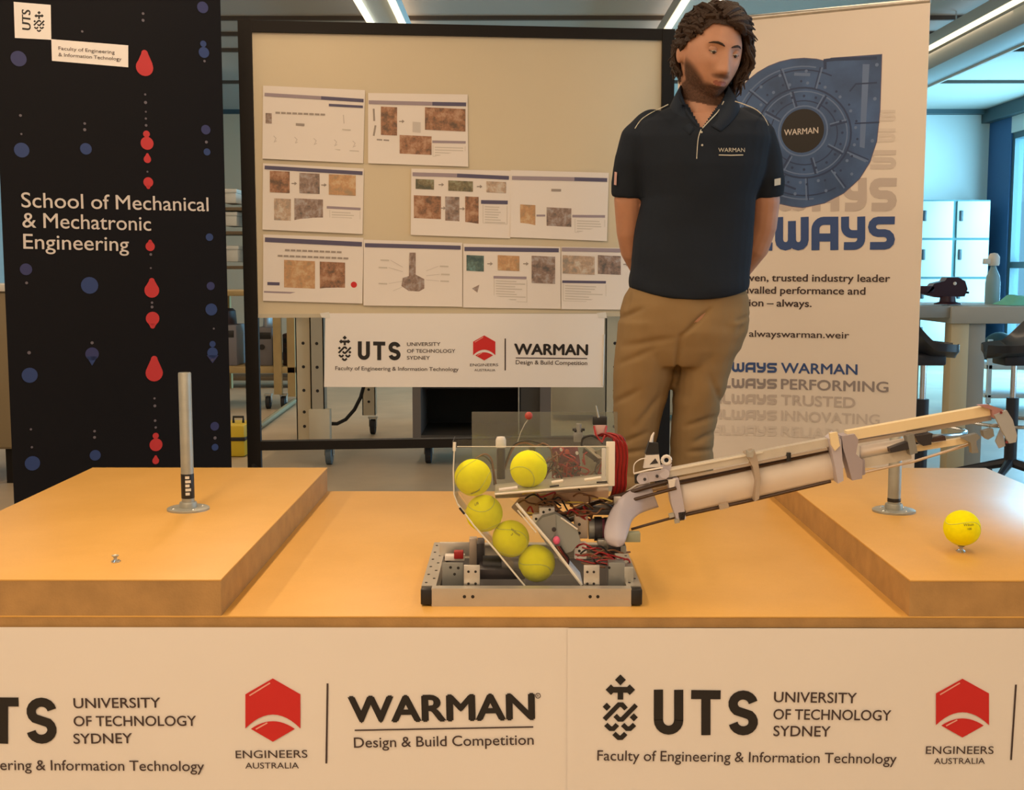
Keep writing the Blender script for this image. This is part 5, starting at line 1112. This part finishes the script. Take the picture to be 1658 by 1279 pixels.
# ------------------------------------------------------------------ the man
YM = 3.46; KM = 1/S(YM)
mat('skin', (.47, .25, .165), .55, sss=.08, bump=.04, bscale=120, var=.06, vscale=30)
mat('hair_dark', (.032, .016, .009), .6, spec=.35, bump=.4, bscale=250); mat('beard_brown', (.12, .058, .034), .8, bump=.9, bscale=300, var=.4, vscale=150)
mat('polo_navy', (.012, .018, .030), .85, spec=.2, bump=.25, bscale=14, var=.1, vscale=5); mat('collar_navy', (.014, .022, .038), .8, spec=.2); mat('piping_pale', (.55, .55, .48), .7)
mat('chino_tan', (.25, .172, .085), .85, spec=.2, bump=.35, bscale=9, var=.07, vscale=6, stretch=(1, 1, .6)); mat('shoe_dark', (.03, .02, .015), .5); mat('lip', (.30, .11, .085), .5); mat('eye_white', (.55, .52, .48), .3); mat('eye_dark', (.02, .012, .008), .3)
def H(px, py, dy=0): return P(px, py, Y=YM+dy)
foot = P(1080, 600, Y=YM)
man = thing('person', 'man in navy polo shirt and tan chinos standing with his hands behind his back', 'person', (foot.x, YM, 0))
def ring(px, py, w, d, dy=0, tilt=0): c = H(px, py, dy); return (c, Vector((w*KM, 0, tilt*KM)), Vector((0, d, 0)))
def hull(parts, vox, sm, it, name):
    """union of overlapping lofts, remeshed into one continuous surface"""
    me = parts.data('tmp', None, None, True); o = bpy.data.objects.new('tmp', me); C.objects.link(o)
    r = o.modifiers.new('r', 'REMESH'); r.mode = 'VOXEL'; r.voxel_size = vox; r.use_smooth_shade = True
    s_ = o.modifiers.new('s', 'SMOOTH'); s_.factor = sm; s_.iterations = it
    bpy.context.view_layer.update(); dg = bpy.context.evaluated_depsgraph_get()
    m2 = bpy.data.meshes.new_from_object(o.evaluated_get(dg)); bpy.data.objects.remove(o); bpy.data.meshes.remove(me); m2.name = name; return m2
def place(me, name, m, parent, off):
    me.transform(Matrix.Translation(-off)); me.materials.clear(); me.materials.append(MATS[m])
    me.polygons.foreach_set('use_smooth', [True]*len(me.polygons)); o = bpy.data.objects.new(name, me); C.objects.link(o); o.parent = parent; return o
OFF = Vector(man.location)
# head in its own frame: x to the photo's right, -y towards the viewer, z up
HS = 1.07
HR = Matrix.Rotation(RAD(20), 3, 'Z') @ Matrix.Rotation(RAD(6), 3, 'Y') @ Matrix.Rotation(RAD(15), 3, 'X')
HCn = H(1149, 88)
def hw(v): return HCn+HR @ (Vector(v)*HS)
def g(x, s_): return math.exp(-(x/s_)**2)
def head_pt(u):
    x, y, z = .0735*u.x, .093*u.y, .118*u.z
    if u.z < 0:
        t = -u.z; x *= 1-.26*t**1.6; 
        if u.y > 0: y *= 1-.55*t**1.2
        else: y *= 1+.42*t*t
        y -= .006*t
        z *= 1-.04*t
    if u.y > 0: y *= 1.06
    if u.y < 0:
        fr = -u.y
        x *= 1+.06*g(u.z-.1, .5)
        nose = max(0, min(1, (.030-z)/.060)) if z > -.034 else g(z+.034, .008)
        y -= .023*nose*g(x, .0085+.004*nose)*fr + .005*g(z+.033, .009)*g(abs(x)-.012, .007)
        y += .010*(g(x-.031, .015)+g(x+.031, .015))*g(z-.014, .013)
        y -= .0055*g(z-.034, .011)*g(abs(x)-.027, .024)
        y -= .004*g(z+.014, .020)*g(abs(x)-.043, .018)
        y -= .0050*g(z+.056, .0055)*g(x, .022)+.0060*g(z+.068, .006)*g(x, .019); y += .0035*g(z+.0615, .0028)*g(x, .022)
        y -= .008*g(z+.100, .016)*g(x, .022); y += .003*g(z+.083, .006)*g(x, .02)
    return Vector((x, y, z))
bd = MB(); NU, NV = 88, 64; vs = []; fs = []
for j in range(NV+1):
    ph = math.pi*j/NV
    for k in range(NU): th = 2*math.pi*k/NU; vs.append(hw(head_pt(Vector((math.sin(ph)*math.cos(th), math.sin(ph)*math.sin(th), math.cos(ph))))))
for j in range(NV):
    for k in range(NU): fs.append((j*NU+k, (j+1)*NU+k, (j+1)*NU+(k+1) % NU, j*NU+(k+1) % NU))
bd.add(vs, fs, True)
for s_ in (-1, 1):
    q = HR @ Matrix.Rotation(RAD(-18*s_), 3, 'Z')
    bd.ball(hw((s_*.077, .008, -.006)), .030, (.35, .62, 1.08), 16, 12, q)
def limb(mb, pts, n=16): # pts: (centre, radius) chain with spherical ends
    mb.tube([p for p, r in pts], [r for p, r in pts], n); [mb.ball(p, r*.99, nu=14, nv=8) for p, r in pts]
limb(bd, [(hw((0, .035, -.055)), .058), (H(1140, 170, .015), .062), (H(1137, 205, .02), .075)])
# torso under the shirt, hips, legs
TOR = [(1136, 188, 60, .075, .0), (1137, 205, 88, .094, 0), (1136, 235, 98, .112, 0), (1133, 280, 94, .118, 0), (1129, 330, 88, .112, 0), (1123, 380, 86, .108, 0), (1117, 430, 89, .112, 0), (1112, 480, 95, .115, 0), (1108, 520, 96, .118, 0)]
bd.loft([ring(*t) for t in TOR], 26, 2.3)
LEGL = [(1056, 505, 50, .105), (1050, 560, 48, .100), (1042, 620, 42, .088), (1034, 680, 34, .074), (1030, 760, 29, .062), (1030, 830, 29, .060), (1031, 930, 21, .045), (1032, 1010, 16, .038)]
LEGR = [(1162, 505, 48, .105), (1146, 560, 46, .100), (1134, 620, 38, .086), (1124, 680, 32, .072), (1119, 760, 29, .062), (1118, 830, 29, .060), (1118, 930, 21, .045), (1118, 1010, 16, .038)]
for L_ in (LEGL, LEGR):
    bd.loft([ring(x, y, w_-6, d-.012) for x, y, w_, d in L_], 18)
    bx = L_[-1]; a = H(bx[0], 1022); a.z = .055; bd.loft([((a.x, YM+.05, .05), (.032, 0, 0), (0, 0, .04)), ((a.x, YM-.05, .05), (.040, 0, 0), (0, 0, .036)), ((a.x, YM-.17, .035), (.040, 0, 0), (0, 0, .018))], 14)
# arms, elbows out, hands together at the small of the back
ARML = [(H(1056, 216, .01), .046), (H(1032, 262, .018), .046), (H(1018, 325, .035), .043), (H(1021, 375, .06), .041), (H(1027, 405, .085), .041), (H(1042, 440, .135), .034), (H(1066, 462, .165), .027)]
ARMR = [(H(1210, 214, .01), .046), (H(1230, 262, .018), .046), (H(1238, 325, .035), .044), (H(1234, 365, .06), .043), (H(1222, 400, .085), .042), (H(1196, 438, .135), .034), (H(1166, 462, .165), .027)]
limb(bd, ARML); limb(bd, ARMR)
def hand(w0, dirn, s_):     # palm and five fingers lying across the lower back
    d = Vector(dirn).normalized(); up = Vector((0, 0, 1)); nrm = Vector((0, 1, 0))
    pc = w0+d*.05; bd.loft([(w0, up*.028, nrm*.018), (w0+d*.03, up*.038, nrm*.017), (w0+d*.085, up*.042, nrm*.014)], 14)
    for i, ln in enumerate((.070, .080, .074, .058)):
        b = w0+d*.078+up*(.030-.020*i); k1 = b+d*ln*.45+nrm*.004; k2 = k1+d*ln*.32-nrm*.012*s_; k3 = k2+d*ln*.22-nrm*.014*s_
        bd.tube([b, k1, k2, k3], [.0095, .0090, .0082, .0070], 8); bd.ball(k3, .0070, nu=8, nv=6)
    b = w0+d*.025+up*.026; bd.tube([b, b+d*.022+up*.026, b+d*.05+up*.034], [.012, .011, .008], 8)
hand(H(1072, 465, .172), (1, .0, -.12), 1); hand(H(1160, 458, .205), (-1, 0, -.05), 1)
body = hull(bd, .0040, .5, 2, 'body')
HP = [p for p in body.polygons if (p.center-HCn).length < .24]
bvh_body = BVHTree.FromPolygons([v.co.copy() for v in body.vertices], [tuple(p.vertices) for p in body.polygons])
HRi = HR.inverted()
def inhead(v): return (HRi @ (v-HCn))/HS
# beard: the bearded skin region lifted a couple of millimetres
LOC = {i: inhead(body.vertices[i].co) for p in HP for i in p.vertices}
def lifted(region, amt, name, m, parent, noise_amt=0, nsc=200):
    keep = {}; vs = []; fs = []
    for p in HP:
        if all(region(LOC[i]) for i in p.vertices):
            f = []
            for i in p.vertices:
                if i not in keep:
                    v = body.vertices[i]; keep[i] = len(vs); vs.append(v.co+v.normal*(amt+noise_amt*(noise.noise(v.co*nsc))))
                f.append(keep[i])
            fs.append(tuple(f))
    return MB().add(vs, fs, True).build(name, m, parent, flat=True)
def beard_d(v):      # how dense the beard grows at a point of the head
    ax = abs(v.x); top = -.064+.040*max(0, (ax-.034)/.034)      # cheek line rising towards the ear
    d = (top-v.z)/.016
    m_ = 1-((ax/.029)**4)-((v.z+.0470)/.0075)**2; d = max(d, m_*.55)
    if v.y > -.018: d -= (v.y+.018)/.014
    d = min(d, (v.z+.128)/.012)
    lipd = 1-(ax/.024)**2-((v.z+.0625)/.0085)**2
    return min(d, 1)-2.2*max(0, lipd)
bo_ = lifted(lambda v: beard_d(v) > -.6 and v.z > -.125 and v.y < .02, .0014, 'beard', 'beard_brown', man, .0010, 260)
at = bo_.data.attributes.new('growth', 'FLOAT', 'POINT'); wl = world_loc(man)
at.data.foreach_set('value', [max(0, min(1, .5+.55*beard_d(inhead(v.co+wl)))) for v in bo_.data.vertices])
nt = MATS['beard_brown'].node_tree; pb_ = nt.nodes['Principled BSDF']
an = nt.nodes.new('ShaderNodeAttribute'); an.attribute_name = 'growth'; nz = nt.nodes.new('ShaderNodeTexNoise'); nz.inputs['Scale'].default_value = 420; nz.inputs['Detail'].default_value = 2
mr = nt.nodes.new('ShaderNodeMath'); mr.operation = 'SUBTRACT'; nt.links.new(an.outputs['Fac'], mr.inputs[0]); nt.links.new(nz.outputs['Fac'], mr.inputs[1])
m2 = nt.nodes.new('ShaderNodeMath'); m2.operation = 'MULTIPLY_ADD'; m2.use_clamp = True; m2.inputs[1].default_value = 1.6; m2.inputs[2].default_value = .08; nt.links.new(mr.outputs[0], m2.inputs[0]); nt.links.new(m2.outputs[0], pb_.inputs['Alpha'])
def onhead(x, z, lift=.001):
    o = hw((x, -.25, z)); d = (HR @ Vector((0, 1, 0))).normalized(); h = bvh_body.ray_cast(o, d); return h[0]-d*lift
lifted(lambda v: abs(v.x)+abs(v.z+.0625)*1.4 < .024 and -.071 < v.z < -.056 and v.y < -.07, .0005, 'lips', 'lip', man)
for s_ in (-1, 1): MB().tube([onhead(s_*x, z, .0006) for x, z in ((.010, .0275), (.018, .0310), (.028, .0335), (.038, .0325), (.047, .0285))], [.0014, .0033, .0035, .0026, .0009], 8).build('eyebrow', 'hair_dark', man)
# scalp cap
def scalp_r(v):
    a = abs(math.degrees(math.atan2(v.x, -v.y)))
    zm = .074 if a < 32 else .074-(a-32)/(68-32)*.05 if a < 68 else .024-(a-68)*.0006 if a < 78 else -.01 if a > 108 else .010
    return v.z > zm and v.z < .3
lifted(lambda v: scalp_r(v) and abs(v.x) < .13, .007, 'scalp_hair', 'hair_dark', man, .003, 60)
place(body, 'body', 'skin', man, OFF)
# eyes: lowered lids with a dark slit
for s_ in (-1, 1):
    c = hw((s_*.0305, -.0725, .0125)); e = MB().ball(c, .0108*HS, nu=18, nv=12).build('eye', 'eye_white', man)
    MB().ball(hw((s_*.0315, -.0812, .0085)), .0046, nu=12, nv=8).build('iris', 'eye_dark', e)
    MB().ball(hw((s_*.0305, -.0722, .0155)), .0112*HS, (1.15, 1, .85), 18, 12, HR).build('eyelid', 'skin', man)
    MB().tube([hw((s_*(.0305-.013), -.0785, .0100)), hw((s_*.0305, -.0845, .0092)), hw((s_*(.0305+.014), -.0765, .0105))], [.0006, .0010, .0008], 6).build('eyelash', 'hair_dark', man)
# hair locks
rh = random.Random(11); hm = MB()
def lock(u, steps, flow, curl, lift0, lift1, r0, ph):
    p = Vector(u).normalized(); pts = []; 
    for i in range(steps):
        t = i/(steps-1); b = head_pt(p); s_ = 1+(lift0+(lift1-lift0)*t); q = Vector((b.x*s_, b.y*s_, max(b.z, -.085)*(1+(s_-1)*.6)))
        q += Vector((math.sin(ph+t*curl), math.cos(ph*1.7+t*curl), math.sin(ph*2.3+t*curl*1.2)))*(.0035+.006*t); pts.append(hw(q))
        f = Vector(flow(p, t)); f -= p*f.dot(p); 
        if f.length > 1e-4: p = (p+f.normalized()*.125).normalized()
    hm.tube(pts, [r0*(.75+.5*math.sin(math.pi*min(1, i/(steps-1)*1.1)))*(1-.75*(i/(steps-1))**2.5) for i in range(steps)], 6)
n_ = 0
while n_ < 360:
    th = rh.uniform(0, 2*math.pi); z = rh.uniform(-.25, 1); u = Vector((math.cos(th)*math.sqrt(1-z*z), math.sin(th)*math.sqrt(1-z*z), z)); hp = head_pt(u)
    if not scalp_r(hp): continue
    n_ += 1; ph = rh.uniform(0, 6.28); cur = rh.uniform(3, 7)
    if u.x > -.30 and u.z > .30:     # swept from the part over to the photo's right
        fl = lambda p, t: (1.3-.9*t, -.10+.5*t, .35-1.35*t); st = rh.choice((7, 8, 9, 10)); l1 = .26+.16*rh.random()
    elif u.z > .30:                  # short side of the part, brushed back
        fl = lambda p, t: (-.35, 1.0, .2-.8*t); st = rh.choice((4, 5, 6)); l1 = .13+.06*rh.random()
    elif u.x < 0: fl = lambda p, t: (-.05, .9, -.45); st = rh.choice((3, 4)); l1 = .10+.08*rh.random()
    else: fl = lambda p, t: (.25, .25, -1); st = rh.choice((5, 6, 7)); l1 = .28+.14*rh.random()
    lock(u, st, fl, cur, .07+.04*rh.random(), l1, .0062+.003*rh.random(), ph)
for i in range(64):   # wavy mass over the temple and ear on the photo's right
    u = Vector((1.0, rh.uniform(-.62, .6), rh.uniform(.15, .75))); lock(u, rh.choice((8, 9, 10)), lambda p, t: (.35*math.cos(5*t), .12*math.sin(7*t)-.05, -1), rh.uniform(5, 9), .16, .34+.20*rh.random(), .0070, rh.uniform(0, 6.28))
for i in range(30):   # curls at the nape, behind the ear on the photo's left
    u = Vector((-1.0, rh.uniform(.55, 1.3), rh.uniform(-.1, .35))); lock(u, rh.choice((5, 6, 7)), lambda p, t: (-.3, .2*math.sin(6*t)-.1, -1), rh.uniform(5, 9), .10, .20+.12*rh.random(), .0065, rh.uniform(0, 6.28))
for i in range(30):   # raised quiff along the part
    u = Vector((rh.uniform(-.35, .45), rh.uniform(-.85, -.35), .95)); lock(u, 8, lambda p, t: (1.1-.4*t, .35+.5*t, .5-1.0*t), rh.uniform(3, 5), .12, .24+.08*rh.random(), .0078, rh.uniform(0, 6.28))
hm.build('hair', 'hair_dark', man)
# shirt
sh = MB()
sh.loft([ring(*t) for t in [(1137, 172, 52, .066, .012), (1137, 186, 80, .088, .008), (1137, 200, 104, .108, .004), (1137, 225, 108, .128, 0), (1135, 270, 102, .136, 0), (1131, 320, 91, .128, 0), (1124, 370, 94, .124, 0), (1118, 420, 96, .126, 0), (1116, 462, 96, .132, 0), (1115, 474, 95, .130, 0)]], 30, 2.35)
def sleeve(pts): sh.tube([p for p, r in pts], [r for p, r in pts], 20); [sh.ball(p, r*.98, nu=16, nv=10) for p, r in pts[:-1]]
sleeve([(H(1056, 208, .008), .056), (H(1036, 228, .010), .058), (H(1027, 262, .018), .058), (H(1020, 298, .028), .053), (H(1018, 319, .034), .049)])
sleeve([(H(1206, 205, .008), .056), (H(1224, 224, .010), .058), (H(1234, 260, .018), .058), (H(1239, 298, .028), .054), (H(1240, 319, .034), .050)])
shirt = hull(sh, .0048, .5, 8, 'polo_shirt')
# gentle cloth folds
shirt.update()
SN = [v.normal.copy() for v in shirt.vertices]
for v in shirt.vertices:
    z = v.co.z; a = math.sin(v.co.x*23+z*31+1.3*math.sin(z*18))*.0022*ease((1.42-z)/.35)+noise.noise(Vector((v.co.x*9, v.co.y*6, z*14)))*.0035
    v.co += SN[v.index]*a
for v in shirt.vertices:
    t_ = ease((1.13-v.co.z)/.09)
    if t_ > 0 and abs(v.co.x-H(1116, 470).x) < .2: v.co.z += t_*(.018-.036*(1-((v.co.x-H(1116, 470).x)/.18)**2))
# neck opening
bm = bmesh.new(); bm.from_mesh(shirt); nk = H(1139, 176, -.0); kill = []
for f in bm.faces:
    c = f.calc_center_median(); rel = c-CP; px = 829+0; q = CM.transposed() @ rel; x = 829+F*q.x/-q.z; y = 639.5-F*q.y/-q.z
    if c.y < YM+.02 and y < 207 and abs(x-(1136+(207-y)*.06)) < (207-y)*.62+1.0: kill.append(f)
    elif y < 178 and (Vector((c.x, c.y))-Vector((nk.x, nk.y+.01))).length < .074: kill.append(f)
bmesh.ops.delete(bm, geom=kill, context='FACES'); bm.to_mesh(shirt); bm.free()
bvs = BVHTree.FromPolygons([v.co.copy() for v in shirt.vertices], [tuple(p.vertices) for p in shirt.polygons])
def onshirt(px, py, lift=.002):
    d = (CM @ Vector(((px-829)/F, -(py-639.5)/F, -1))).normalized(); h = bvs.ray_cast(CP, d)
    return (h[0]-d*lift) if h[0] is not None else H(px, py, -.12)
place(shirt, 'polo_shirt', 'polo_navy', man, OFF)
def seam(pts, r, nm='piping', m='piping_pale', n=7): MB().tube([onshirt(p.x, p.y, .0012) for p in spl([Vector((x, y, 0)) for x, y in pts], n)], r, 6).build(nm, m, man)
seam([(1028, 208), (1038, 194), (1052, 184), (1070, 175), (1082, 169)], .0014); seam([(1190, 164), (1205, 169), (1225, 178), (1237, 190), (1244, 203)], .0014); seam([(1136, 207), (1131, 222), (1129, 240), (1128, 257)], .0013, 'placket_edge')
seam([(1018, 316), (1030, 318.5), (1043, 319)], .001, 'sleeve_hem', 'collar_navy')
for x, y in ((1136, 214), (1137, 235)): MB().ball(onshirt(x, y, .001), .0030, (1, .5, 1), 12, 8).build('button', 'piping_pale', man)
seam([(1101, 158), (1110, 176), (1122, 195), (1136, 209)], .0042, 'neck_edge', 'collar_navy'); seam([(1137, 208), (1150, 194), (1163, 180), (1172, 164)], .0015, 'neck_edge')
def decal(txt, a, b, cap, bold, nm='chest_lettering', m='piping_pale'):
    vs, fs, x0, x1, Hh = glyphs(txt); q = []
    for v in vs:
        t = (v[0]-x0)/(x1-x0); q.append(onshirt(a[0]+(b[0]-a[0])*t, a[1]+(b[1]-a[1])*t-v[1]*cap/Hh, .0022))
    MB().add(q, fs).build(nm, m, man, flat=True)
decal('WARMAN', (1163, 246), (1206, 246), 7, 0); 
MB().tube([onshirt(1164, 251, .001), onshirt(1184, 251.5, .001), onshirt(1203, 251, .001)], .0016, 6).build('chest_line', 'piping_pale', man)
a = [onshirt(x, y, .009) for x, y in ((1254, 290), (1264, 288), (1264, 299), (1254, 301))]; MB().poly(a).build('sleeve_patch', 'piping_pale', man, flat=True)
a = [onshirt(x, y, .006) for x, y in ((995, 278), (999, 279), (998, 300), (994, 299))]; MB().poly(a).build('sleeve_patch', 'pale_pink', man, flat=True)
# collar: two leaves round the neck
def leaf(path, name):   # path of (top point px,py,dy)-(bottom point px,py,dy)
    vs = []; fs = []
    A_ = spl([H(*p[0]) for p in path], 5); B_ = spl([H(*p[1]) for p in path], 5)
    for a, b in zip(A_, B_): vs += [a, (a+b)/2+Vector((0, -.006, .002)), b]
    for i in range(len(A_)-1): fs += [(3*i, 3*i+1, 3*i+4, 3*i+3), (3*i+1, 3*i+2, 3*i+5, 3*i+4)]
    o = MB().add(vs, fs, True).build(name, 'collar_navy', man, flat=True); md = o.modifiers.new('s', 'SOLIDIFY'); md.thickness = .004
leaf([((1137, 140, .085), (1137, 158, .10)), ((1108, 138, .05), (1094, 162, .055)), ((1101, 142, -.01), (1084, 178, -.045)), ((1112, 172, -.060), (1098, 200, -.098)), ((1131, 203, -.098), (1117, 218, -.126))], 'collar_leaf')
leaf([((1137, 140, .085), (1137, 158, .10)), ((1166, 138, .05), (1184, 160, .055)), ((1178, 142, -.01), (1196, 176, -.045)), ((1165, 172, -.060), (1186, 196, -.098)), ((1142, 203, -.098), (1166, 214, -.124))], 'collar_leaf')
# trousers
tr = MB()
tr.loft([ring(*t) for t in [(1113, 462, 90, .112), (1111, 480, 99, .118), (1108, 505, 104, .124), (1105, 535, 104, .128), (1101, 565, 98, .120), (1096, 590, 84, .104)]], 28, 2.4)
TL = [(1050, 520, 50, .112), (1046, 565, 50, .108), (1041, 610, 50, .102), (1035, 650, 44, .095), (1030, 690, 36, .088), (1028, 730, 30, .080), (1027, 800, 34, .082), (1028, 860, 30, .076), (1030, 950, 27, .070), (1031, 1030, 27, .072)]
TR = [(1160, 520, 50, .112), (1147, 565, 50, .108), (1134, 610, 44, .102), (1127, 650, 39, .095), (1123, 690, 35, .088), (1121, 730, 34, .082), (1119, 800, 36, .084), (1118, 860, 31, .078), (1117, 950, 28, .070), (1117, 1030, 27, .072)]
tr.loft([ring(*t) for t in TL], 22, 2.1); tr.loft([ring(*t) for t in TR], 22, 2.1)
trs = hull(tr, .0052, .5, 4, 'chinos'); trs.update()
def crease(v, a, b, w_, amt, nrm):   # fold along a line between two pixel points
    q = CM.transposed() @ (v-CP); p = Vector((829+F*q.x/-q.z, 639.5-F*q.y/-q.z)); ab = b-a; t = max(0, min(1, (p-a).dot(ab)/ab.length_squared)); d = (p-(a+ab*t)).length
    return -amt*math.exp(-(d/w_)**2)*math.sin(math.pi*(.12+.76*t))
CR = [((1150, 500), (1103, 545), 3.5, .012), ((1103, 545), (1094, 618), 4, .010), ((1003, 515), (1040, 500), 4, .008), ((1010, 560), (1090, 548), 5, .006), ((1000, 590), (1060, 565), 5, .006), ((993, 652), (1035, 632), 5, .007), ((1192, 520), (1212, 512), 3, .006), ((1195, 540), (1204, 525), 4, .005),
      ((1030, 690), (1072, 640), 5, .006), ((1000, 720), (1050, 700), 4, .007), ((1110, 690), (1160, 675), 4, .008), ((1125, 715), (1158, 700), 4, .008), ((1115, 732), (1155, 728), 4, .008), ((1150, 610), (1170, 660), 5, .006), ((1006, 735), (1050, 728), 4, .008), ((1014, 498), (1020, 476), 3, .006)]
CR = [(Vector(a), Vector(b), w_, am) for a, b, w_, am in CR]
TN = [v.normal.copy() for v in trs.vertices]
for v in trs.vertices:
    if TN[v.index].y < .3:
        d = sum(crease(v.co, a, b, w_, am, None) for a, b, w_, am in CR if v.co.z > .45); d += noise.noise(Vector((v.co.x*7, v.co.y*5, v.co.z*9)))*.006+.003*noise.noise(Vector((v.co.x*18, 3, v.co.z*26)))
        if v.co.z < .5: d += .005*math.sin(v.co.z*70+v.co.x*20)
        v.co += TN[v.index]*d
place(trs, 'chinos', 'chino_tan', man, OFF)
for L_ in (TL, TR):
    x = H(L_[-1][0], 1030).x; m = MB(); m.loft([((x, YM+.09, .045), (.036, 0, 0), (0, 0, .044)), ((x, YM+.0, .05), (.046, 0, 0), (0, 0, .049)), ((x, YM-.10, .04), (.052, 0, 0), (0, 0, .039)), ((x, YM-.19, .028), (.046, 0, 0), (0, 0, .027)), ((x, YM-.215, .024), (.024, 0, 0), (0, 0, .018))], 20, 2.4); m.build('shoe', 'shoe_dark', man)
    MB().loft([((x, YM+.095, .006), (.036, 0, 0), (0, 0, .006)), ((x, YM-.10, .006), (.054, 0, 0), (0, 0, .006)), ((x, YM-.21, .006), (.03, 0, 0), (0, 0, .006))], 16, 3).build('sole', 'black_rubber', man)
